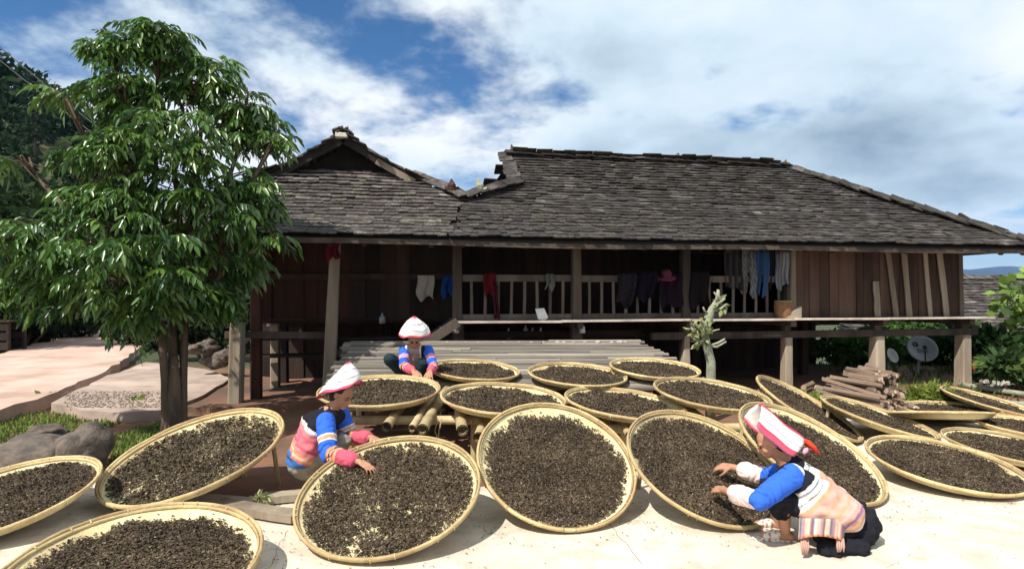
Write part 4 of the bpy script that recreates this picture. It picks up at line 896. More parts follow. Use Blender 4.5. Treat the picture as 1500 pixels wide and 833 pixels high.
# --- girl in the pointed hood behind the second tray
def girl_left():
    root = empty('person', G(452, 716), 'girl in a pointed white hood and pink and blue jacket sorting leaves', 'person')
    pel = P(444, 672, 5.06); ch = P(462, 622, 5.04); nk = P(488, 596, 5.03); hc = P(502, 578, 5.0)
    shR = P(477, 617, 4.90); elR = P(482, 664, 4.74); haR = on_tray('T4', 547, 692, .03); wrR = elR.lerp(haR, .72)+Vector((0, 0, .02))
    shL = P(500, 608, 5.17); elL = P(512, 640, 5.16); haL = on_tray('T4', 562, 654, .035); wrL = elL.lerp(haL, .70)+Vector((0, 0, .03))
    hpR = P(448, 676, 4.97); hpL = P(450, 672, 5.14); knR = P(503, 646, 4.98); knL = P(508, 640, 5.14); anR = G(462, 708)+Vector((.06, 0, .06)); anL = G(470, 700)+Vector((.07, 0, .06))
    f = Vector((.80, -.38, -.42)).normalized(); up = Vector((.4, -.1, .9))
    mb = MB(); f, r, up = head(mb, hc, f, up, .93)
    capsule(mb, nk, .045, hc-up*.06, .045); capsule(mb, pel, .11, ch, .105); capsule(mb, ch, .1, nk, .055); capsule(mb, shL, .05, shR, .05)
    for sh, el, wr, ha, th in ((shR, elR, wrR, haR, Vector((.1, 1, .2))), (shL, elL, wrL, haL, Vector((.1, -1, -.1)))):
        capsule(mb, sh, .042, el, .034); capsule(mb, el, .034, wr, .022); d = (ha-wr).normalized(); hand(mb, wr, d, Vector((.35, -.45, .9)), th, .7, .12, .95)
    for hp, kn, an in ((hpL, knL, anL), (hpR, knR, anR)):
        capsule(mb, hp, .08, kn, .052); capsule(mb, kn, .048, kn.lerp(an, .35), .048); capsule(mb, kn.lerp(an, .35), .048, an, .03); capsule(mb, an+Vector((-.03, 0, -.025)), .03, an+Vector((.13, -.02, -.035)), .027)
    body = fuse(mb, 'body', .0055, 'skin', root, 5, .5, face_col(hc, f, up)); face_parts(body, hc, f, r, up, .93); hair_cap(root, hc, f, r, up, .93)
    ax0, ax1 = nk, P(436, 692, 5.02)
    mb = MB(); cR = P(462, 632, 4.93); cL = P(466, 622, 5.15); bR = P(446, 668, 4.93); bL = P(448, 662, 5.17)
    for a, ra, b, rb in ((shR, .07, cR, .085), (shL, .066, cL, .085), (cR, .09, bR, .105), (cL, .09, bL, .105), (nk+Vector((-.02, 0, -.02)), .06, ch, .115), (ch, .12, pel, .135), (shL, .062, shR, .062)): capsule(mb, a, ra, b, rb, 16)
    def tc(co):
        t, _ = seg_t(co, ax0, ax1); t = t*1.08+.012*np.sin(co[:, 1]*20+1)
        return bands(t, [(.33, BLK), (.37, WHT), (.39, (.70, .36, .36)), (.46, (.66, .20, .23)), (.50, (.58, .12, .17)), (.60, (.64, .17, .20)), (.64, (.55, .09, .14)), (.70, (.66, .22, .21)), (.745, (.70, .30, .20)), (.775, (.74, .48, .32)), (.80, ORG), (.82, (.62, .14, .18)), (.9, (.05, .16, .42)), (.925, NVY), (1.05, (.06, .18, .46)), (2, (.5, .45, .38))])
    fuse(mb, 'jacket', .0085, 'cloth', root, 7, .5, tc, .011, 9, (.8, .8, 2.0))
    for sh, el, wr in ((shR, elR, wrR), (shL, elL, wrL)):
        mb = MB(); capsule(mb, sh, .078, el, .074, 16); capsule(mb, el, .07, el.lerp(wr, .74), .058, 16)
        def scf(co, sh=sh, el=el, wr=wr):
            t1, d1 = seg_t(co, sh, el); t2, d2 = seg_t(co, el, wr); t = np.where(d1 <= d2+.002, np.clip(t1, -1, 1), 1+np.clip(t2, 0, 1))
            return bands(t, [(-.22, WHT), (.50, BLU), (.54, WHT), (.66, CRM), (.70, WHT), (1.08, BLU), (1.13, ORG), (1.16, CRM), (1.19, BLK), (1.24, CRM), (1.27, RED), (1.32, ORG), (1.36, CRM), (1.40, PNK), (3, (.60, .10, .15))])
        fuse(mb, 'sleeve', .0065, 'cloth', root, 6, .5, scf, .008, 14, (1, 1, 1), (sh, el, wr))
    mb = MB(); capsule(mb, hpR, .098, knR, .066, 16); capsule(mb, hpL, .098, knL, .066, 16); capsule(mb, pel+Vector((0, 0, -.03)), .13, pel+Vector((.06, 0, -.06)), .12, 16)
    for kn, an in ((knR, anR), (knL, anL)): capsule(mb, kn, .062, an+Vector((0, 0, .04)), .05)
    fuse(mb, 'trousers', .008, 'cloth', root, 5, .5, lambda co: np.tile((.30, .27, .22), (len(co), 1)), .008, 12)
    mb = MB()
    for an in (anR, anL): capsule(mb, an+Vector((-.04, 0, -.04)), .036, an+Vector((.14, -.02, -.045)), .034, 12)
    fuse(mb, 'shoes', .008, 'cloth', root, 3, .5, lambda co: np.tile((.36, .25, .19), (len(co), 1)))
    hd = (P(533, 562, 4.9)-P(468, 584, 5.1)); f2 = Vector((.93, -.30, .0)).normalized(); r2 = f2.cross(UP)
    hood(root, hc+UP*.03, f2, r2, UP, (.055, .235), (.215, -.075), (.155, .05), .155, 1.0, -.06)
girl_left()

# --- girl crouching on the platform, facing the camera
def girl_back():
    zf = plat_z(7.15)+.015
    root = empty('person', (-1.12, 7.2, zf), 'woman crouching on the plank platform in a white hat, blue sleeves and dark trousers', 'person')
    pel = P(607, 548, 7.42); ch = P(608, 521, 7.30); nk = P(608, 506, 7.22); hc = P(608, 495, 7.10)
    shR = P(592, 513, 7.22); elR = P(592, 536, 7.02); haR = on_tray('M1', 612, 557, .03); wrR = elR.lerp(haR, .72)+Vector((0, 0, .03))
    shL = P(627, 513, 7.22); elL = P(635, 536, 7.02); haL = on_tray('M1', 628, 558, .03); wrL = elL.lerp(haL, .72)+Vector((0, 0, .03))
    hpR = P(600, 548, 7.40); hpL = P(616, 548, 7.40); knR = P(571, 526, 7.14); knL = P(622, 531, 7.14)
    anR = Vector((P(586, 550, 7.2).x, 7.25, zf+.06)); anL = Vector((P(612, 550, 7.1).x, 7.2, zf+.06))
    f = Vector((.0, -.76, -.65)).normalized(); up = Vector((0, -.6, .8))
    mb = MB(); f, r, up = head(mb, hc, f, up, .95)
    capsule(mb, nk, .045, hc-up*.06, .045); capsule(mb, pel, .1, ch, .1); capsule(mb, ch, .095, nk, .055); capsule(mb, shL, .05, shR, .05)
    for sh, el, wr, ha, th in ((shR, elR, wrR, haR, Vector((1, 0, 0))), (shL, elL, wrL, haL, Vector((-1, 0, 0)))):
        capsule(mb, sh, .042, el, .034); capsule(mb, el, .034, wr, .023); d = (ha-wr).normalized(); hand(mb, wr, d, Vector((0, -.6, .8)), th, .3, .16, 1.05)
    for hp, kn, an in ((hpL, knL, anL), (hpR, knR, anR)):
        capsule(mb, hp, .08, kn, .055); capsule(mb, kn, .05, an, .033); capsule(mb, an+Vector((0, .03, -.025)), .03, an+Vector((-.03, -.14, -.03)), .027)
    body = fuse(mb, 'body', .0055, 'skin', root, 5, .5, face_col(hc, f, up)); face_parts(body, hc, f, r, up, .95); hair_cap(root, hc, f, r, up, .95)
    mb = MB()
    for a, ra, b, rb in ((shR, .064, P(598, 530, 7.3), .085), (shL, .064, P(620, 530, 7.3), .085), (ch, .11, pel, .12), (nk+Vector((0, .02, -.02)), .06, ch, .10), (shL, .058, shR, .058)): capsule(mb, a, ra, b, rb, 16)
    def tc(co):
        x = np.abs(co[:, 0]-ch.x+.004); col = np.tile(BLK, (len(co), 1)).astype(float); m = (x < .075); col[m] = (.42, .30, .25); m2 = (x >= .075) & (x < .092); col[m2] = WHT; m3 = (x >= .13); col[m3] = (.02, .02, .03); return col
    fuse(mb, 'vest', .0085, 'cloth', root, 6, .5, tc, .006, 12)
    for sh, el, wr in ((shR, elR, wrR), (shL, elL, wrL)):
        mb = MB(); capsule(mb, sh, .064, el, .058, 16); capsule(mb, el, .056, el.lerp(wr, .78), .05, 16)
        def scf(co, sh=sh, el=el, wr=wr):
            t1, d1 = seg_t(co, sh, el); t2, d2 = seg_t(co, el, wr); t = np.where(d1 <= d2+.002, np.clip(t1, -1, 1), 1+np.clip(t2, 0, 1))
            return bands(t, [(-.30, WHT), (.42, BLU), (.64, (.70, .30, .38)), (.98, BLU), (1.06, PAL), (1.12, ORG), (1.18, BLK), (1.24, CRM), (1.34, PNK), (1.38, WHT), (3, (.62, .11, .16))])
        fuse(mb, 'sleeve', .0065, 'cloth', root, 6, .5, scf, .008, 14, (1, 1, 1), (sh, el, wr))
    mb = MB()
    for hp, kn, an in ((hpL, knL, anL), (hpR, knR, anR)): capsule(mb, hp, .098, kn, .075, 16); capsule(mb, kn, .073, an+Vector((0, 0, .03)), .05, 16)
    capsule(mb, hpR, .1, hpL, .1, 16); fuse(mb, 'trousers', .008, 'cloth', root, 5, .5, lambda co: np.tile((.018, .035, .042), (len(co), 1)), .006, 12)
    mb = MB()
    for an in (anR, anL): capsule(mb, an+Vector((0, .04, -.04)), .034, an+Vector((-.035, -.15, -.042)), .034, 12)
    fuse(mb, 'shoes', .008, 'cloth', root, 3, .5, lambda co: np.tile((.50, .40, .30), (len(co), 1)))
    f2 = Vector((0, -.93, -.36)).normalized(); u2 = Vector((0, -.36, .93)).normalized(); r2 = f2.cross(u2)
    hood(root, hc+u2*.035, f2, r2, u2, (.0, .235), (.165, -.02), (.145, .01), .175, 1.0, .0)
girl_back()

# ------------------------------------------------------------------ the leafy tree
LEAFLET_T = np.array([(0, 1, 2), (0, 2, 3), (1, 4, 5), (1, 5, 2), (2, 5, 6), (2, 6, 3), (4, 7, 5), (5, 7, 6)])
def compound_leaf(rs, pairs, L, ll, droop):
    """pinnate leaf along +X hanging towards -Z: arrays V,F and a shade per vertex"""
    V = []; F = []; C = []; b = 0
    def axis(t): return np.array((L*t*math.cos(droop*t*.7), 0, -L*t*t*math.sin(droop)*.75))
    items = [(1.0, 0)]+[(.25+.7*(i+.5)/pairs, q) for i in range(pairs) for q in (-1, 1)]
    for t, q in items:
        o = axis(t); d = axis(min(1.02, t+.03))-axis(t-.03); d = d/np.linalg.norm(d)
        side = np.array((0, 1.0, 0))*q
        dirn = d*(.45 if q else 1)+side*(.75 if q else 0)+np.array((0, 0, -.55-.35*rs.rand())); dirn += rs.normal(0, .12, 3); dirn /= np.linalg.norm(dirn)
        w = np.cross(dirn, (0, 0, 1.0)); w /= (np.linalg.norm(w)+1e-6); nn = np.cross(w, dirn); l = ll*(.75+.5*rs.rand()); wd = l*.175
        tw = rs.normal(0, .5); w, nn = w*math.cos(tw)+nn*math.sin(tw), nn*math.cos(tw)-w*math.sin(tw)
        pts = [o]
        for tt, ww in ((.35, 1.0), (.72, .75)):
            c = o+dirn*l*tt+np.array((0, 0, -.10*l*tt*tt)); pts += [c-w*wd*ww+nn*wd*.45*ww, c, c+w*wd*ww+nn*wd*.45*ww]
        pts.append(o+dirn*l+np.array((0, 0, -.16*l)))
        V += pts; F.append(LEAFLET_T+b); b += 8; k = .75+.5*rs.rand(); C += [k]*8
    rp = [axis(t) for t in (0, .35, .7, 1)]
    for i in range(3):
        a, c = rp[i], rp[i+1]; h = np.array((0, .004, .003)); V += [a-h, a+h, c+h, c-h, a, a, a, a]; F.append(np.array([(0, 1, 2), (0, 2, 3)])+b); b += 8; C += [.9]*8
    return np.array(V), np.concatenate(F), np.array(C)
def frame_m(pos, d, scale, roll=0):
    d = Vector(d).normalized(); s = UP.cross(d); s = s.normalized() if s.length > 1e-3 else Vector((0, 1, 0)); u = d.cross(s)
    M = Matrix((d, s, u)).transposed().to_4x4(); M = M @ Matrix.Rotation(roll, 4, 'X') @ Matrix.Scale(scale, 4); M.translation = pos; return M
def big_tree():
    rs = np.random.RandomState(11); rnd = random.Random(11)
    base = G(255, 634, -.06); root = empty('leafy_tree', base, 'leafy green tree with drooping glossy leaves and forked trunk beside the house', 'tree')
    DY = base.y
    blobs = [(232, 62, 70, 46, 0, 95), (165, 70, 42, 38, -.2, 45), (300, 120, 75, 60, .2, 110), (180, 130, 70, 55, -.3, 90), (95, 138, 38, 18, -.3, 16), (365, 175, 60, 66, .3, 95), (250, 200, 110, 75, -.3, 150), (175, 225, 60, 46, -.5, 60), (405, 200, 30, 30, .2, 16),
             (95, 225, 38, 20, -.3, 16), (30, 236, 34, 9, -.4, 9), (150, 285, 85, 50, -.6, 95), (280, 290, 115, 80, -.2, 150), (60, 350, 85, 70, -.6, 130), (190, 370, 110, 75, -.8, 150), (370, 290, 62, 75, .3, 90), (340, 370, 62, 60, .2, 65), (20, 410, 60, 50, -.5, 60), (105, 425, 80, 42, -.5, 60), (215, 440, 60, 50, -.5, 45), (290, 430, 55, 55, 0, 50), (400, 345, 26, 30, .1, 10), (330, 440, 30, 40, .2, 22), (205, 482, 22, 18, -.4, 8)]
    variants = [compound_leaf(np.random.RandomState(100+k), 4+k % 3, .35, .115, .75+.12*k) for k in range(6)]
    greens = [(.070, .150, .026), (.090, .185, .032), (.125, .22, .040), (.045, .110, .026)]
    meshes = []
    for k in range(6):
        v, f, c = variants[k]; g = np.array(greens[k % 4]); meshes.append(np_mesh('leaf', v, f, m_['leaf'], c[:, None]*g[None]))
    trunk = MB(); fork = base+Vector((.02, .05, 1.0))
    trunk.tube([base-UP*.1, base+UP*.08, base+UP*.3, base+UP*.6, base+UP*.95], [.19, .13, .10, .075, .04], 12, wob=.12)
    for ox, top, r in ((-.075, P(236, 470, DY-.1), .055), (.0, P(252, 455, DY+.1), .064), (.075, P(271, 470, DY+.12), .05)):
        b = base+Vector((ox, rnd.uniform(-.06, .06), -.08)); m = b.lerp(top, .5)+Vector((-ox*.1, 0, 0)); trunk.tube([b+Vector((ox*.25, 0, 0)), b.lerp(m, .35), m, m.lerp(top, .5), top], [r*1.55, r*1.1, r*.95, r*.85, r*.75], 10, wob=.1)
    tops = [P(222, 470, DY-.1), P(250, 455, DY+.1), P(275, 470, DY+.15)]
    L = []
    for (px, py, rx, ry, dy, n) in blobs:
        c = P(px, py, DY+dy); ax = max(10, rx-22)*DY/FPX; az = max(5, ry-16)*DY/FPX; ay = max(.35, (ax+az)/2*.95)
        s = min(tops, key=lambda t: abs(t.x-c.x)); mid = s.lerp(c, .5)+Vector((0, 0, .15)); trunk.tube([s, s.lerp(mid, .5)+Vector((0, 0, .08)), mid, c], [.05, .042, .033, .015], 6, wob=.06)
        for _ in range(4):
            q = c+Vector((rnd.uniform(-.8, .8)*ax, rnd.uniform(-.8, .8)*ay, rnd.uniform(-.5, .8)*az)); trunk.tube([mid.lerp(c, rnd.uniform(.3, .9)), c.lerp(q, .6)+Vector((0, 0, .05)), q], [.014, .010, .005], 5)
        for _ in range(max(2, int(n*.245))):                  # sprays: a twig tip with a whorl of drooping leaves
            d = Vector(rs.normal(0, 1, 3)); d.normalize(); rr = rs.rand()**.38
            tip = c+Vector((d.x*ax, d.y*ay, d.z*az))*rr*.95
            out = Vector((tip.x-base.x, tip.y-base.y, 0)); out = (out.normalized() if out.length > .1 else Vector((1, 0, 0)))*.7+Vector((d.x, d.y, 0))*.8; az0 = math.atan2(out.y, out.x)
            trunk.tube([tip-Vector((out.x, out.y, .35)).normalized()*.35, tip], [.009, .005], 4)
            for q in range(rs.randint(5, 8)):
                az1 = az0+rs.normal(0, 1.15); o = Vector((math.cos(az1), math.sin(az1), .30+rs.normal(0, .22))); o.normalize()
                p = tip-Vector((out.x, out.y, .1)).normalized()*rs.rand()*.16; L.append((p, frame_m(p, o, .62+.5*rs.rand(), rs.normal(0, .3)), rs.randint(6), rs.rand()))
    trunk.build('trunk', m_['bark'], root, smooth=True)
    L.sort(key=lambda l: l[0].y)
    V, F, C = [], [], []; b = 0
    crown = None
    for i, (p, M, k, h) in enumerate(L[300:]):
        v, f, c = variants[k]; m = np.array(M); V.append(v @ m[:3, :3].T+m[:3, 3]); F.append(f+b); b += len(v); g = np.array(greens[int(h*3.99)])*(.8+.4*((h*13) % 1)); C.append(c[:, None]*g[None])
    crown = link('crown', np_mesh('crown', np.concatenate(V), np.concatenate(F), m_['leaf'], np.concatenate(C)), root); crown['kind'] = 'stuff'
    for p, M, k, h in L[:300]: o = link('leaf', meshes[k], crown); o.matrix_basis = M
big_tree()

# ------------------------------------------------------------------ other plants
def leaf_cloud(centres, n, size, col, seed, flat=0.0, elong=2.0, down=.3):
    """n small leaves spread through ellipsoids [(c, (rx,ry,rz), weight)]"""
    rs = np.random.RandomState(seed); w_ = np.array([q[2] for q in centres], float); w_ /= w_.sum(); idx = rs.choice(len(centres), n, p=w_)
    C = np.array([q[0] for q in centres])[idx]; R = np.array([q[1] for q in centres])[idx]
    d = rs.normal(0, 1, (n, 3)); d /= np.linalg.norm(d, axis=1)[:, None]; p = C+d*R*(rs.rand(n)**.4)[:, None]
    a = d*.8+rs.normal(0, .6, (n, 3)); a[:, 2] -= down; a /= np.linalg.norm(a, axis=1)[:, None]; s = np.cross(a, rs.normal(0, 1, (n, 3))); s /= np.linalg.norm(s, axis=1)[:, None]; nn = np.cross(a, s)
    l = size*(.6+.8*rs.rand(n)); wd = l/elong*.5
    V = np.stack([p, p+a*(l*.5)[:, None]-s*wd[:, None]+nn*(wd*.3)[:, None], p+a*l[:, None], p+a*(l*.5)[:, None]+s*wd[:, None]+nn*(wd*.3)[:, None]], 1)
    F = (np.arange(n)*4)[:, None]+np.arange(4)[None]
    k = .55+.9*rs.rand(n); cc = np.array(col)[None]*k[:, None]; yel = rs.rand(n) < .12; cc[yel] *= (1.5, 1.25, .9)
    return V.reshape(-1, 3), F, np.repeat(cc, 4, 0)
def plant(name, label, cat, loc, centres, n, size, col, seed, stems, group=None, material='leaf_matt', bark='bark', elong=2.0, r=.05):
    root = empty(name, loc, label, cat, group)
    V, F, C = leaf_cloud(centres, n, size, col, seed, elong=elong); o = link('foliage', np_mesh('foliage', V, F, m_[material], C), root); o['kind'] = 'stuff'
    rnd = random.Random(seed); mb = MB()
    for c, R, w_ in centres[:stems]:
        b = Vector(loc)+Vector((rnd.uniform(-.1, .1), rnd.uniform(-.1, .1), -.05)); c = Vector(c); m = b.lerp(c, .5)+Vector((rnd.uniform(-.1, .1), 0, .1)); mb.tube([b, b.lerp(m, .5), m, c], [r, r*.8, r*.6, r*.25], 6, wob=.1)
    mb.build('trunk' if cat == 'tree' else 'stems', m_[bark], root, smooth=True); return root
def blob(p, rx, ry, rz, w_=1): return (tuple(p), (rx, ry, rz), w_)
def crowd(c, rx, ry, rz, k, seed):
    r = random.Random(seed); out = []
    for _ in range(k):
        d = Vector((r.gauss(0, 1), r.gauss(0, 1), r.gauss(0, 1))).normalized()*(r.random()**.33); q = .32+.3*r.random(); out.append(blob((c[0]+d.x*rx, c[1]+d.y*ry, c[2]+d.z*rz), rx*q, ry*q, rz*q*1.1, q*q))
    return out
# roadside thicket and trees on the left, shade put into the dark leaf colour
for i, (px, Y, cz, rx, rz, lab) in enumerate(((10, 21, 3.1, 3.2, 2.6, 'dark broadleaf tree leaning over the far side of the road'), (95, 26, 3.0, 3.0, 2.4, 'dark dense tree beyond the bend of the road'), (165, 34, 3.0, 3.6, 2.6, 'shaded tree closing the far end of the road'), (-90, 17, 2.6, 2.8, 2.3, 'dark tree at the near end of the roadside thicket'))):
    X = (px-750)/FPX*Y; plant('roadside_tree', lab, 'tree', (X, Y, 0), crowd((X, Y, cz), rx, rx*.8, rz, 14, 40+i), 5200, .34, (.022, .045, .016), 60+i, 6, 'trees along the road', r=.16)
for i, (px, Y, rx, lab) in enumerate(((40, 19, 1.6, 'low dark bush behind the pale leaning stem'), (88, 22, 1.9, 'low dark bush at the road edge by the crate'), (125, 26.5, 1.7, 'small dark bush where the road bends away'), (300, 15.5, 1.5, 'dim green bush behind the forked trunk'), (250, 19, 1.8, 'dim bush above the far end of the paved step'))):
    X = (px-750)/FPX*Y; plant('bush', lab, 'bush', (X, Y, 0), crowd((X, Y, .75), rx, .9, .8, 8, 80+i), 2600, .2, (.020, .036, .016), 90+i, 4, 'roadside bushes', r=.05)
# hill with its wood
def hill_z(x, y):
    return 36*smooth(30, 85, -x)*math.exp(-((y-92)/36)**2)-.4
def build_hill():
    xs = np.linspace(-190, 5, 54); ys = np.linspace(36, 190, 44); V = [(x, y, hill_z(x, y)+.8*mnoise.noise(Vector((x*.1, y*.1, 0)))) for y in ys for x in xs]; nx = len(xs)
    F = [(j*nx+i, j*nx+i+1, (j+1)*nx+i+1, (j+1)*nx+i) for j in range(len(ys)-1) for i in range(nx-1)]
    o = link('hill', np_mesh('hill', V, F, m_['slope_earth'], smooth=True)); o['kind'] = 'structure'
    r = random.Random(5); cs = []
    for _ in range(420):
        x = r.uniform(-150, -20); y = r.uniform(42, 105); z = hill_z(x, y)
        if z < .6: continue
        s = r.uniform(1.2, 2.9); cs += [blob((x, y, z+s*.9), s*.8, s*.8, s*r.uniform(.8, 1.5), s*s)]
    V, F, C = leaf_cloud(cs, 60000, .95, (.022, .050, .018), 6, elong=1.6)
    o = link('hillside_wood', np_mesh('hillside_wood', V, F, m_['leaf_matt'], C)); props(o, 'dark green wood covering the steep hillside behind the road', 'wood', kind='stuff')
build_hill()
def pine(px, py_top, Y, h, lab, seed):
    p = P(px, py_top, Y); X, zt = p.x, p.z; zb = zt-h; cs = []
    for k in range(9):
        t = k/8; r = (.25+.75*t)*h*.2
        for a in range(4): cs.append(blob((X+math.cos(a*1.57+k)*r*.6, Y+math.sin(a*1.57+k)*r*.6, zt-h*.75*t), r*.5, r*.5, h*.035, r))
    plant('pine_tree', lab, 'tree', (X, Y, zb), cs, 900, .6, (.02, .04, .022), seed, 1, r=.15, elong=4)
pine(52, 112, 70, 9, 'lone dark conifer standing out on the hill crest', 3)
# mountain range far off
def build_mountain():
    xs = np.linspace(-9000, 12000, 160); rows = [(4200, 0), (4800, .45), (5400, .8), (6000, 1.0), (7000, .3)]; V = []
    for y, k in rows:
        for x in xs: V.append((x, y, -60+k*(300+70*mnoise.noise(Vector((x*.0007, 3, 0)))+30*mnoise.noise(Vector((x*.003, y*.002, 1))))))
    nx = len(xs); F = [(j*nx+i, j*nx+i+1, (j+1)*nx+i+1, (j+1)*nx+i) for j in range(len(rows)-1) for i in range(nx-1)]
    o = link('mountain', np_mesh('mountain', V, F, m_['mountain'], smooth=True)); o['kind'] = 'structure'
build_mountain()
def far_ground():
    o = link('valley', np_mesh('valley', [(-9000, 1400, -4.2), (12000, 1400, -4.2), (12000, 6500, -40), (-9000, 6500, -40)], [(0, 1, 2, 3)], m_['slope_earth'])); o['kind'] = 'structure'
far_ground()
# grass bed and weeds
def grass(name, label, n, region, h, col, seed, zf):
    rs = np.random.RandomState(seed); rnd = random.Random(seed); pts = np.array([region(rnd) for _ in range(n)]); z = np.array([zf(x, y) for x, y in pts])
    a = rs.rand(n)*6.283; l = h*(.4+.9*rs.rand(n)); lean = .9*rs.rand(n); d = np.stack([np.cos(a)*lean, np.sin(a)*lean, np.ones(n)], 1); d /= np.linalg.norm(d, axis=1)[:, None]; s = np.stack([-np.sin(a), np.cos(a), np.zeros(n)], 1)
    b = np.stack([pts[:, 0], pts[:, 1], z-.01], 1); wd = l*.16
    V = np.stack([b-s*(wd*.4)[:, None], b+s*(wd*.4)[:, None], b+d*(l*.6)[:, None]+s*wd[:, None], b+d*l[:, None]-np.array([0, 0, 1])*(l*lean*.25)[:, None]], 1); F = (np.arange(n)*4)[:, None]+np.arange(4)[None]
    k = .6+.8*rs.rand(n); o = link(name, np_mesh(name, V.reshape(-1, 3), F, m_['leaf_matt'], np.repeat(np.array(col)[None]*k[:, None], 4, 0))); return props(o, label, 'grass', kind='stuff')
def gp(r):
    while True:
        px, py = r.uniform(-60, 242), r.uniform(602, 692)
        p = G(px, py, -.06)
        if mnoise.noise(Vector((p.x*1.3, p.y*1.3, 2))) > -.28: return (p.x, p.y)
grass('grass', 'low green weeds in the bed between road and boulders', 15000, gp, .075, (.17, .235, .055), 8, ground_z)
grass('grass', 'thin weeds around the bamboo stems at the house corner', 1500, lambda r: (r.uniform(6.8, 12), r.uniform(9.0, 15)), .16, (.07, .12, .03), 9, ground_z)
for px, py, lab, s in ((195, 598, 'small pale yellow green seedling below the paved step', .1), (64, 593, 'bright leafy seedling at the road edge', .13)):
    p = G(px, py, -.06); p.z = ground_z(p.x, p.y); plant('seedling', lab, 'plant', p, [blob((p.x, p.y, p.z+s), s, s, s*.6)], 26, s*1.1, (.20, .28, .06), px, 1, r=.006)
# boulders behind the far-left tray
def boulder(px, py, wpx, hpx, Y, lab, seed, zoff=0, dark=False):
    me = rock_mesh(seed, 4, .42, 1.0); me.name = 'boulder'; me.materials.append(m_['rock']); me.polygons.foreach_set('use_smooth', [True]*len(me.polygons)); o = link('boulder', me)
    p = P(px, py, Y); o.location = p; o.scale = (wpx*Y/FPX/2, wpx*Y/FPX/2*.8, hpx*Y/FPX/2); o.rotation_euler = (0, 0, seed); props(o, lab, 'boulder', 'boulders by the grass bed')
boulder(45, 672, 135, 66, 5.95, 'large rounded brown boulder at the edge of the grass bed', 3)
boulder(66, 634, 62, 26, 6.3, 'flat slab of rock lying on top of the large boulder', 5)
boulder(118, 664, 92, 78, 6.05, 'dark angular boulder next to the large brown one', 8)
for i, (px, py, w_) in enumerate(((305, 508, 34), (330, 520, 30), (318, 528, 40), (286, 512, 26), (345, 508, 24))):
    boulder(px, py, w_, w_*.62, 12.2-.3*(i % 2), ('pale stone', 'flat stone', 'broad flat stone', 'blunt stone', 'small stone')[i]+' in the rubble heap behind the forked trunk', 20+i)

# ------------------------------------------------------------------ right background: neighbour's roof, shrubs, dish, fence
def neighbour():
    root = empty('neighbour_house', (15, 19.5, -2.3), 'low neighbouring house with a broad grey shingled roof below the veranda level', 'house')
    A = Vector((1, .10, 0)).normalized(); y0, z0, y1, z1 = 16.6, .45, 20.6, 2.18
    B = Vector((-.02, y1-y0, z1-z0)).normalized(); O = Vector((9.0, y0, z0)); L = math.hypot(y1-y0, z1-z0); st = []
    shingles(st, O, A, B, [(0, 0), (17, 0), (16, L), (2.2, L)], .21, .32, thick=.03, seed=31)
    rm = MB(); rm.add(*prism([O+A*.1+B*.02-UP*.03, O+A*16.9+B*.02-UP*.03, O+A*15.9+B*L-UP*.03, O+A*2.3+B*L-UP*.03], .04)); b2 = O+A*2.3+B*L; b3 = O+A*15.9+B*L
    rm.add(*prism([b2-UP*.04, b3-UP*.04, b3+Vector((0, 4, -1.8)), b2+Vector((0, 4, -1.8))], -.04))
    r = rm.build('roof', m_['roof_deck'], root); caps(st, b2, b3, 40, .3, 33, .04); lay(st, r, 0)
    w1 = MB()
    for k in range(40):
        p = O+A*(1.2+k*.38)+Vector((0, .8, 0)); MB().board((p.x, p.y, -3.4), (p.x, p.y, z0+.2), .37, .03, up=(0, -1, 0)).build('wall_board', m_['dark_wood'], root)
    mb = MB(); v = [b2+A*1.9+Vector(q) for q in ((-.35, -.2, .02), (.45, -.2, .02), (.4, .2, .02), (-.35, .2, .02), (.3, -.15, .42), (.42, .1, .36))]
    mb.add(v, [(3, 2, 1, 0), (0, 1, 4), (1, 2, 5, 4), (2, 3, 5), (3, 0, 4, 5)]); mb.build('roof_vent', m_['pale_wood'], root)
neighbour()
sh = [blob(P(x, y, 12.4+.5*math.sin(i)), .32, .4, .26) for i, (x, y) in enumerate(((1496, 424), (1512, 440), (1474, 442), (1530, 410), (1500, 462), (1540, 450), (1520, 480)))]
plant('broadleaf_shrub', 'bright yellow green large leaved shrub beyond the house corner', 'shrub', (P(1505, 520, 12.5).x, 12.5, -.1), sh, 300, .22, (.17, .27, .05), 5, 6, 'shrubs beyond the house', 'leaf', elong=1.5, r=.03)
for i, (px, py, Y, rx, rz, col, lab) in enumerate(((1440, 508, 13.6, 1.0, .36, (.03, .065, .022), 'dark green low shrub behind the fence rail'), (1370, 505, 15.5, 1.1, .5, (.035, .075, .024), 'dark shrub seen past the satellite dish'), (1245, 512, 15.2, .8, .5, (.06, .13, .03), 'sunlit shrub seen through the house stilts'), (1480, 520, 11.8, .6, .4, (.04, .085, .026), 'dark leafy shrub at the foot of the yellow green one'), (1330, 484, 17.0, 1.6, .4, (.06, .12, .03), 'low green hedge showing just under the veranda floor'), (1140, 490, 16, .9, .4, (.06, .12, .03), 'green bush glimpsed beneath the middle of the floor'), (1500, 540, 10.4, .5, .22, (.05, .09, .03), 'sprawling weed beside the bamboo stems'))):
    c = P(px, py, Y); plant('shrub', lab, 'tree' if 'tree' in lab else 'shrub', (c.x, c.y, min(ground_z(c.x, c.y), c.z-rz)), crowd(c, rx, rx*.7, rz, 9, 200+i), 1700, .2 if Y < 20 else .35, col, 210+i, 4, 'shrubs beyond the house', elong=1.9, r=.03)
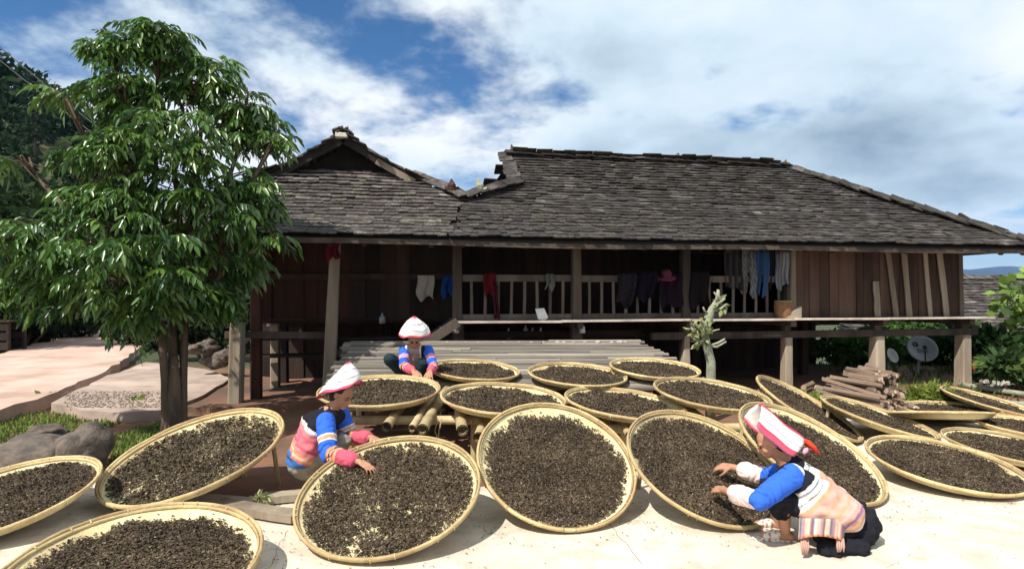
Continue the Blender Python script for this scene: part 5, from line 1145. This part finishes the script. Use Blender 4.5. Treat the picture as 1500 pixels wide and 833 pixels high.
def dish(px, py, Y, rad, n, lab, mark):
    c = P(px, py, Y); root = empty('satellite_dish', (c.x, c.y+.1, ground_z(c.x, c.y)), lab, 'satellite dish'); n = Vector(n).normalized(); x = n.cross(UP).normalized(); u = x.cross(n); V = []; F = []; N = 32; m = 7
    for i in range(m):
        r = rad*i/(m-1)
        for k in range(N): a = 2*math.pi*k/N; V.append(c+(x*math.cos(a)*.92+u*math.sin(a))*r+n*(.22*rad*(i/(m-1))**2))
    for i in range(m-1):
        for k in range(N): F.append((i*N+k, i*N+(k+1) % N, (i+1)*N+(k+1) % N, (i+1)*N+k))
    me = np_mesh('reflector', V, F, m_['metal' if mark else 'white_paint'], smooth=True); o = link('reflector', me, root); md = o.modifiers.new('t', 'SOLIDIFY'); md.thickness = .008
    base = Vector((c.x, c.y+.12, ground_z(c.x, c.y)-.02)); MB().tube([base, base+Vector((0, 0, .2)), c-n*.03], [.03, .03, .025], 8).build('mast', m_['metal'], root)
    if mark:
        tip = c-u*rad*.35+n*rad*1.0+x*.1*rad; MB().tube([c-u*rad*.98+n*.22*rad, tip], .012, 6).build('feed_arm', m_['cable'], root); MB().tube([tip, tip+u*.05-n*.05], [.035, .03], 8).build('receiver', m_['cable'], root)
        mb = MB(); q = c-x*(-.35*rad)+u*.38*rad+n*(.22*rad*.28+.012); mb.tube([q+(x*math.cos(a)+u*math.sin(a))*rad*.13 for a in np.linspace(0, 6.1, 20)], .012, 5); mb.tube([q-x*rad*.08-u*rad*.1, q-x*rad*.2-u*rad*.14], .01, 5)
        for row in range(3):
            for k in range(6): 
                p = c+x*(.28-.11*k)*rad+u*(.04-.12*row)*rad+n*(.22*rad*(abs(.28-.11*k)**2+.02)+.010); mb.tube([p, p-x*rad*.07], .006, 4)
        mb.build('emblem', m_['cable'], root)
dish(1350, 512, 12.9, .31, (-.25, -.8, .55), 'grey tilted satellite dish with a dark ring emblem under the house', True)
dish(1306, 521, 13.2, .16, (.3, -.85, .4), 'small white dish half hidden by a pale house post', False)
fence = empty('bamboo_fence', P(1480, 540, 11.6), 'low bamboo rail fence with short white posts past the corner post', 'fence')
MB().tube([P(1424, 529, 11.9), P(1470, 534, 11.6), P(1560, 545, 11.2)], .03, 7).build('rail', m_['pale_wood'], fence)
for px in (1470, 1530, 1430): q = G(px, 552+(px-1470)*.06, -.05); MB().tube([(q.x, q.y+.4, -.1), P(px, 526, q.y+.4)], .035, 7).build('post', m_['pale_wood'], fence)
q = P(1428, 534, 11.75); rb = empty('red_bucket', (q.x, q.y, q.z-.1), 'small red bucket hanging at the start of the bamboo fence', 'bucket')
mb = MB(); mb.tube([q-UP*.1, q+UP*.1], [.085, .11], 12, cap=False); mb.tube([q-UP*.1, q-UP*.095], .085, 12); mb.build('bucket_wall', m_['rust_red'], rb); MB().tube([q+UP*.1+Vector((math.cos(a)*.105, 0, math.sin(a)*.07)) for a in np.linspace(0, 3.14, 9)], .006, 5).build('handle', m_['cable'], rb)
for i, (a, b, r) in enumerate(((( 1405, 566), (1560, 590), .045), ((1415, 578), (1540, 606), .035), ((1440, 590), (1600, 598), .03), ((1425, 556), (1520, 572), .03))):
    A, B = G(*a, -.04), G(*b, -.04); A.z = B.z = r-.045; n = 8; mb = MB(); pts = [A.lerp(B, k/n) for k in range(n+1)]
    o = mb.tube(pts, [r*(1+.06*(k % 2)) for k in range(n+1)], 8).build('bamboo_log', m_['pale_bark'], smooth=True); props(o, ('thick', 'curved', 'thin pale', 'short')[i]+' bamboo stem lying on the weeds past the corner post', 'bamboo', 'felled bamboo stems')
for i in range(26):
    r = random.Random(300+i); p = G(r.uniform(1428, 1500), r.uniform(548, 572), -.06); s = r.uniform(.06, .14); o = link('stone', SM[i % 4]); o.location = (p.x, p.y, ground_z(p.x, p.y)+s*.4); o.scale = (s, s*.8, s*.7); o.rotation_euler = (r.uniform(-.3, .3), 0, r.uniform(0, 6)); props(o, 'pale rubble stone heaped behind the felled bamboo stems', 'stone', 'rubble stones behind the bamboo')
# firewood stack
def firewood():
    r = random.Random(9); lg = []
    for k in range(6):
        rr = random.Random(70+k); n = 5 if k % 2 else 7; V = []
        prof = [(math.cos(2*math.pi*i/n)*rr.uniform(.65, 1.15), math.sin(2*math.pi*i/n)*rr.uniform(.6, 1.1)) for i in range(n)]
        for j, t in enumerate((-.5, -.2, .2, .5)): V += [(x*(1+rr.uniform(-.12, .12)), t+(rr.uniform(-.02, .02) if abs(t) > .4 else 0), y*(1+rr.uniform(-.12, .12))) for x, y in prof]
        F = [(j*n+i, j*n+(i+1) % n, (j+1)*n+(i+1) % n, (j+1)*n+i) for j in range(3) for i in range(n)]
        me = bpy.data.meshes.new('bark'); me.from_pydata(V, [], F); me.materials.append(m_['log']); out = [me]
        for e in (V[:n], V[-n:][::-1]):
            m2 = bpy.data.meshes.new('cut_end'); m2.from_pydata(e, [], [tuple(range(n))]); m2.materials.append(m_['log_end']); out.append(m2)
        lg.append(out)
    def log(pos, a, R, L, roll, lab, grp):
        a = Vector(a).normalized(); p = a.cross(UP).normalized(); u = p.cross(a); M = Matrix((p, a, u)).transposed().to_4x4(); M.translation = pos; M = M @ Matrix.Rotation(roll, 4, 'Y') @ Matrix.Diagonal((R, L, R, 1))
        t = empty('firewood_log', pos, lab, 'log', grp); t.matrix_basis = M; k = r.randrange(6)
        for nm, me in zip(('bark', 'cut_end', 'cut_end'), lg[k]): o = bpy.data.objects.new(nm, me); COL.objects.link(o); o.parent = t
    O = Vector((4.98, 8.75, 0)); p = Vector((.93, .36, 0)).normalized()
    for row in range(8):
        cnt = 12-row
        for c in range(cnt):
            x = (c-(cnt-1)/2)*.09+r.uniform(-.02, .02)+.03*row
            right = x > -.05                                  # the right half shows its cut ends, the left half lies askew
            a = Vector((.42+r.gauss(0, .18), -.9, -.02+r.gauss(0, .08))) if right else Vector((.80+r.gauss(0, .12), -.55, -.20+r.gauss(0, .07)))
            log(O+p*x+UP*(.045+row*.071+r.uniform(-.012, .012))+Vector((0, r.uniform(-.06, .06), 0)), a, r.uniform(.032, .053), r.uniform(.36, .58) if right else r.uniform(.55, .85), r.uniform(0, 6), 'split firewood log in the messy stack before the pale house post', 'stacked firewood')
    for A, B in ((G(1315, 590), G(1345, 604)), (G(1312, 598), G(1330, 611)), (G(1328, 586), G(1362, 597)), (G(1165, 575), G(1200, 560))): log((A+B)/2+UP*.03, B-A, .055, .6, 1.0, 'loose firewood log lying on the ground beside the stack', 'loose firewood')
firewood()
for px, py, Y, rx, lab, sd in ((1186, 578, 8.35, .30, 'heap of cut green fodder leaves beside the firewood stack', 1), (1362, 580, 9.25, .36, 'heap of cut green fodder leaves by the corner post', 2)):
    c = P(px, py, Y); c.z = .06; V, F, C = leaf_cloud([blob((c.x, c.y, .08), rx, .25, .16), blob((c.x+.1, c.y-.1, .05), rx*.9, .22, .1)], 2600, .13, (.17, .22, .045), sd, elong=5); o = link('fodder_heap', np_mesh('fodder_heap', V, F, m_['leaf_matt'], C)); props(o, lab, 'fodder', 'fodder heaps')

# ------------------------------------------------------------------ pruned stump
def stump():
    Y = 8.35; b = Vector((P(1041, 560, Y).x, Y, -.08)); root = empty('pruned_tree', b, 'pale pruned stump with stubs and a few leaf tufts before the veranda', 'tree'); mb = MB()
    pts = [b, P(1042, 560, Y), P(1041, 530, Y), P(1035, 505, Y), P(1031, 488, Y), P(1037, 468, Y), P(1043, 452, Y), P(1051, 438, Y), P(1052, 424, Y)]
    mb.tube(pts, [.075, .068, .062, .058, .055, .06, .045, .03, .018], 9, wob=.12)
    for a, c, e, r in ((( 1036, 508), (1052, 502), (1062, 496), .02), ((1036, 506), (1050, 508), (1064, 500), .016), ((1032, 492), (1022, 490), (1012, 480), .025), ((1033, 486), (1022, 478), (1018, 472), .02), ((1042, 456), (1056, 452), (1063, 446), .018), ((1043, 450), (1056, 442), (1062, 437), .018), ((1040, 462), (1032, 455), (1030, 450), .015), ((1032, 492), (1046, 484), (1054, 482), .012), ((1047, 445), (1052, 436), (1046, 428), .015), ((1034, 500), (1024, 500), (1016, 496), .02)):
        mb.tube([P(*a, Y), P(*c, Y-.05), P(*e, Y-.08)], [r*1.3, r, r*.75], 6, wob=.15)
    mb.build('trunk', m_['pale_bark'], root, smooth=True)
    V, F, C = leaf_cloud([blob(P(1020, 482, Y-.05), .10, .1, .12, 2), blob(P(1026, 498, Y-.05), .1, .1, .08, 2), blob(P(1056, 446, Y-.05), .07, .08, .07), blob(P(1034, 476, Y-.05), .06, .08, .06)], 150, .085, (.24, .27, .13), 4, elong=1.9); o = link('leaf_tufts', np_mesh('leaf_tufts', V, F, m_['leaf_matt'], C), root); o['kind'] = 'stuff'
stump()

# ------------------------------------------------------------------ washing and things on the veranda
def hy(px, v): r = (px-750)/FPX; return (10+v/CT)/(1-.18*r)
def cloth(name, px0, px1, py0, py1, v, col, lab, cat, seed, folds=3, taper=0.0, stripes=None, group='washing on the veranda', legs=False):
    r = random.Random(seed); nx, ny = 16, 12; V = []; C = []; F = []
    for j in range(ny):
        b = j/(ny-1)
        for i in range(nx):
            a = i/(nx-1); x = px0+(px1-px0)*(a+(a-.5)*taper*b); y = py0+(py1-py0)*b*(1+.06*math.sin(a*5+seed)); Y = hy(x, v); p = P(x, y, Y)
            p.y += .045*math.sin(a*folds*6.28+seed+b*1.5)*(.35+.65*b)+.02*math.sin(a*17+b*4+seed); p.x += .03*math.sin(b*5+seed)*b; p.z += .04*math.sin(a*9+seed*2)*b+.03*math.cos(a*4+seed)*b
            if legs and b > .45: p.x += (.02 if a > .5 else -.02)*(b-.45)
            V.append(p); c = np.array(col); 
            if stripes and (int(a*9+seed) % 2 if stripes == 'v' else int((a*7+b*9)) % 2): c = c*.35+.02
            C.append(c)
    for j in range(ny-1):
        for i in range(nx-1):
            if legs and j > 5 and i == nx//2-1: continue
            F.append((j*nx+i, j*nx+i+1, (j+1)*nx+i+1, (j+1)*nx+i))
    o = link(name, np_mesh(name, V, F, m_['cloth'], np.array(C), True)); o.modifiers.new('t', 'SOLIDIFY').thickness = .006; props(o, lab, cat, group)
cloth('towel', 611, 636, 403, 436, .90, (0.446, 0.409, 0.360), 'white towel hanging on the dark rail of the open bay', 'towel', 1, 1.2)
cloth('shirt', 647, 664, 404, 433, .90, (0.019, 0.062, 0.248), 'blue cloth hanging beside the white towel', 'cloth', 2, 1.5)
cloth('scarf', 709, 727, 400, 432, -.03, (0.088, 0.004, 0.009), 'red cloth draped over the railing', 'cloth', 3, 2.0)
cloth('scarf', 722, 730, 418, 468, -.02, (0.067, 0.013, 0.021), 'narrow dark pink strip hanging down the balusters', 'cloth', 4, 1.0)
cloth('rag', 799, 811, 401, 423, -.03, (0.140, 0.137, 0.130), 'small pale rag over the top rail beside a veranda post', 'cloth', 5, 1.0)
cloth('jacket', 905, 931, 400, 446, -.04, (0.013, 0.007, 0.015), 'dark plum jacket slung over the railing', 'jacket', 6, 2, stripes='c')
cloth('jacket', 934, 962, 398, 438, -.04, (0.007, 0.004, 0.011), 'near black jacket over the railing by a pink hat', 'jacket', 7, 2)
cloth('shirt', 1010, 1040, 398, 448, -.04, (0.009, 0.006, 0.007), 'black shirt hanging by the pruned stump', 'shirt', 8, 2)
cloth('blanket', 966, 1000, 402, 450, -.045, (0.011, 0.004, 0.011), 'dark purple blanket over the railing', 'blanket', 9, 2.5)
cloth('shirt', 1060, 1086, 364, 424, .02, (0.042, 0.042, 0.046), 'grey patterned shirt hanging under the eave', 'shirt', 10, 3, stripes='c')
cloth('trousers', 1086, 1106, 362, 432, .0, (0.186, 0.192, 0.205), 'pale grey trousers hanging next to the blue jeans', 'trousers', 11, 1, legs=True, stripes='c')
cloth('jeans', 1104, 1126, 366, 430, -.02, (0.031, 0.074, 0.174), 'blue jeans hanging under the eave', 'jeans', 12, 1, legs=True)
cloth('shirt', 1124, 1138, 364, 420, .04, (0.013, 0.013, 0.019), 'dark shirt squeezed between jeans and striped blouse', 'shirt', 13, 1.5)
cloth('blouse', 1137, 1160, 368, 420, -.01, (0.248, 0.260, 0.298), 'pale striped blouse at the end of the washing line', 'blouse', 14, 2, stripes='v')
line = MB().tube([H(3.05, .0, 2.36), H(4.0, -.0, 2.33), H(5.03, .0, 2.36)], .006, 5).build('washing_line', m_['cable']); props(line, 'thin washing line strung between two veranda posts', 'line')
ht = empty('sun_hat', H(2.7, -.02, 1.97), 'pink sun hat resting on the railing', 'hat'); mb = MB(); c = P(976, 404, hy(976, -.03)); 
for nm, prof in (('crown', ((.09, 0), (.09, .05), (.07, .09), (.01, .1))), ('brim', ((.085, .01), (.17, -.015), (.172, -.02), (.085, .004)))):
    V = []; F = []; 
    for rr, z in prof:
        for k in range(16): a = 2*math.pi*k/16; V.append(c+Vector((rr*math.cos(a), rr*math.sin(a)*.7-z*.3, z+rr*math.sin(a)*.45)))
    for i in range(3):
        for k in range(16): F.append((i*16+k, i*16+(k+1) % 16, (i+1)*16+(k+1) % 16, (i+1)*16+k))
    link(nm, np_mesh(nm, V, F, m_['cloth'], np.tile((.40, .10, .16), (64, 1))*.28, True), ht)
cloth('pennant', 478, 497, 354, 378, -.16, (.10, .012, .016), 'dark red cloth tied round the top of the tall post', 'cloth', 15, 2)
bk = empty('basket', P(1148, 467, hy(1148, -.1)), 'round brown woven basket on the veranda floor by the wall', 'basket'); c = P(1148, 466, hy(1148, -.1)); c.z = FZ+.02
mb = MB(); mb.tube([c, c+UP*.06, c+UP*.2, c+UP*.29], [.12, .15, .165, .15], 18, cap=False); mb.tube([c, c+UP*.006], .118, 18); mb.build('woven_wall', m_['basket'], bk, True); MB().tube([c+UP*.29+Vector((math.cos(a)*.15, math.sin(a)*.15, 0)) for a in np.linspace(0, 6.283, 20)], .012, 5).build('rim', m_['tray_rim'], bk, True)
c = P(1163, 467, hy(1163, -.2)); c.z = FZ+.015; mb = MB(); mb.add([c+Vector(q) for q in ((-.16, -.06, 0), (.11, -.06, 0), (.11, .06, 0), (-.16, .06, 0), (-.02, -.05, .15), (.11, -.05, .21), (.11, .05, .21), (-.02, .05, .15))], [(3, 2, 1, 0), (4, 5, 6, 7), (0, 1, 5, 4), (1, 2, 6, 5), (2, 3, 7, 6), (3, 0, 4, 7)]); o = mb.build('wood_wedge', m_['pale_wood']); props(o, 'pale wedge of cut wood beside the woven basket', 'wood block')
c = P(793, 461, hy(793, -.12)); mb = MB(); mb.add([c+Vector(q)*.11 for q in ((-.9, 0, .9), (.4, -.3, 1.0), (1.0, 0, -.4), (.4, .2, -.95), (-.5, -.2, -.6), (-.9, .5, .9), (.4, .4, 1.0), (1, .5, -.4), (.4, .7, -.95), (-.5, .4, -.6))], [(0, 1, 2, 3, 4), (9, 8, 7, 6, 5)]+[(i, 5+i, 5+(i+1) % 5, (i+1) % 5) for i in range(5)]); o = mb.build('sack', m_['white_paint']); props(o, 'crumpled white sack on the veranda edge', 'sack')
# ladder board from the veranda down to the platform
st = empty('ladder', P(620, 510, 9.4), 'dark wooden steps leading from the platform up to the veranda', 'steps')
for dv in (-.35, .1): MB().board(P(604, 512, 9.55)+RV*dv, P(668, 470, 9.75)+RV*dv, .04, .14, segs=3, jit=.04).build('stringer', m_['old_wood'], st)
for k in range(3): q = P(604, 512, 9.55).lerp(P(668, 470, 9.75), (k+.6)/3.4); MB().board(q-RV*.33, q+RV*.08, .2, .03).build('tread', m_['old_wood'], st)
# odds and ends hanging in the dark below the floor
for i, (px, py, v, lab) in enumerate(((853, 482, -.12, 'white cup hanging from the veranda edge by the second post'), (668, 482, -.14, 'white peg block under the veranda corner'))):
    c = P(px, py, hy(px, v)); mb = MB(); mb.tube([c-UP*.06, c+UP*.05], [.05, .038], 12); mb.tube([c+UP*.05, c+UP*.14], .006, 5); o = mb.build('hanging_cup', m_['white_paint'], smooth=True); props(o, lab, 'cup')
for i, (px, py, s, lab) in enumerate(((780, 487, .05, 'left'), (792, 487, .05, 'r'), (770, 484, .06, 'x'), (745, 488, .05, ''), (560, 466, .07, ''), (600, 495, .04, ''), (440, 490, .05, ''), (395, 470, .06, ''))):
    c = P(px, py, 10.6); z0 = c.z-.1; mb = MB(); mb.tube([c-UP*.09, c+UP*.02, c+UP*.05, c+UP*.09], [s*.8, s*.8, s*.3, s*.3], 10); o = mb.build('bottle', m_['white_paint' if i % 2 else 'metal'], smooth=True); props(o, 'pale bottle standing in the dark under the veranda', 'bottle', 'bottles under the veranda')
sf = empty('storage_shelf', H(0, 1.0, .5), 'rough dark shelf of boards under the veranda floor', 'shelf')
for z in (.62, .9): MB().board(H(-4.3, .95, z), H(2.6, .95, z), .5, .03, segs=4, jit=.02).build('shelf_board', m_['dark_wood'], sf)
for u in (-4.2, -2.2, -.5, 1.2, 2.5): MB().board(H(u, .95, -.1), H(u, .95, .9), .07, .07, up=-RV).build('upright', m_['dark_wood'], sf)
# loose planks and stone by the front trays
for i, (a, b, wd, z, lab) in enumerate((((318, 738), (436, 756), .15, .045, 'long grey plank on the edge of the concrete by the seated girl'), ((372, 731), (470, 722), .14, .04, 'short grey plank behind the long one at the edge of the concrete'))):
    A, B = G(*a, z), G(*b, z); o = MB().board(A, B, wd, .055, segs=5, jit=.05).build('loose_plank', m_['post_wood']); props(o, lab, 'plank', 'loose planks')
c = G(384, 727, .09); V, F, C = leaf_cloud([blob(c, .05, .04, .02)], 30, .05, (.30, .34, .14), 3, elong=1.6); o = link('leaf_scrap', np_mesh('leaf_scrap', V, F, m_['leaf_matt'], C)); props(o, 'crumpled pale green leaves dropped on the loose planks', 'leaves')
# roadside: pale leaning stem, stump, crate
q = G(14, 494, .1); o = MB().tube([q-UP*.1, q+Vector((.1, 0, .6)), q+Vector((.32, 0, 1.35))], [.15, .13, .11], 8, wob=.05).build('leaning_stem', m_['pale_bark'], smooth=True); props(o, 'pale leaning bare stem at the road edge', 'stem')
q = G(60, 492, .1); mb = MB(); mb.tube([q-UP*.2, q+UP*.3, q+UP*.9, q+UP*1.3], [.5, .4, .36, .38], 10, wob=.1); o = mb.build('thick_stump', m_['bark'], smooth=True); props(o, 'thick dark stump at the road edge beside the pale stem', 'stump')
q = G(4, 512, .12); cr = empty('crate', q, 'dark slatted crate at the edge of the road', 'crate')
for z in (.12, .38, .64): 
    for dy in (-.3, .3): MB().board(q+Vector((-.5, dy, z)), q+Vector((.4, dy, z)), .03, .2, up=UP).build('slat', m_['dark_wood'], cr)
for dx in (-.48, .38):
    for dy in (-.27, .27): MB().board(q+Vector((dx, dy, 0)), q+Vector((dx, dy, .78)), .07, .07, up=(0, 1, 0)).build('corner', m_['dark_wood'], cr)
MB().box(q+Vector((-.05, 0, .79)), (1.0, .7, .04), jit=.01).build('lid', m_['old_wood'], cr)
# overhead cables
e = P(334, 336, 11.6)
for i, (py0, d) in enumerate(((64, 0), (86, .12))):
    A = P(-60, py0-46, 15.5); A2 = P(0, py0, 15.0); pts = []
    for k in range(13):
        t = k/12; p = A.lerp(e+Vector((0, d, -d)), t)-UP*.25*math.sin(math.pi*t)*.3; pts.append(p)
    o = MB().tube(pts, .011, 5).build('overhead_cable', m_['cable']); props(o, ('upper', 'lower')[i]+' thin black cable running down to the house end', 'cable', 'overhead cables')

# tea spilt on the pad and hairline cracks
def spill():
    rs = np.random.RandomState(77); V = []; F = []; C = []; n = 0; r = random.Random(8)
    for k, (Cc, nn, D) in TF.items():
        if k[0] == 'M' or Cc.y > 6: continue
        for _ in range(150):
            a = r.uniform(0, 6.28); q = D/2*(1.0+abs(r.gauss(0, .22))); x, y = Cc.x+math.cos(a)*q, Cc.y+math.sin(a)*q*.95
            if y > 5.0: continue
            l = r.uniform(.006, .016); b = r.uniform(0, 6.28); d = np.array((math.cos(b), math.sin(b), 0))*l; s_ = np.array((-math.sin(b), math.cos(b), 0))*l*.28; c = np.array((x, y, .0065)); z = np.array((0, 0, r.uniform(.001, .006)))
            V += [c-d, c-s_+z, c+d, c+s_+z]; F.append((n, n+1, n+2, n+3)); n += 4; C += [np.array((.07, .052, .034))*r.uniform(.6, 2.2)]*4
    o = link('spilt_tea', np_mesh('spilt_tea', V, F, m_['tea'], np.array(C))); props(o, 'crumbs of tea spilt on the concrete round the trays', 'tea leaves', kind='stuff')
spill()
crack([(945, 790), (1010, 800), (1090, 792)], .0016, 11).build('crack', m_['seam'], pad)
crack([(700, 832), (760, 812), (850, 818)], .0014, 12).build('crack', m_['seam'], pad)
crack([(1300, 832), (1350, 800), (1420, 790), (1500, 795)], .0016, 13).build('crack', m_['seam'], pad)
crack([(396, 832), (408, 800), (425, 770)], .0018, 14).build('crack', m_['seam'], pad)

# ------------------------------------------------------------------ valley air
def haze():
    x0, x1, y0, y1, z0, z1 = -9200, 12200, -200, 7200, -125, 420; v = [(x, y, z) for z in (z0, z1) for (x, y) in ((x0, y0), (x1, y0), (x1, y1), (x0, y1))]
    me = bpy.data.meshes.new('haze'); me.from_pydata(v, [], [(0, 3, 2, 1), (4, 5, 6, 7), (0, 1, 5, 4), (1, 2, 6, 5), (2, 3, 7, 6), (3, 0, 4, 7)])
    m = bpy.data.materials.new('haze'); m.use_nodes = True; nt = m.node_tree; nt.nodes.remove(nt.nodes['Principled BSDF']); pv = nt.nodes.new('ShaderNodeVolumePrincipled'); pv.inputs['Color'].default_value = (.30, .52, 1, 1); pv.inputs['Density'].default_value = 9e-5; pv.inputs['Anisotropy'].default_value = .2
    nt.links.new(pv.outputs[0], nt.nodes['Material Output'].inputs['Volume']); me.materials.append(m); o = link('haze', me); props(o, 'thin bluish valley air between the yard and the far hills', 'haze', kind='stuff')
haze()
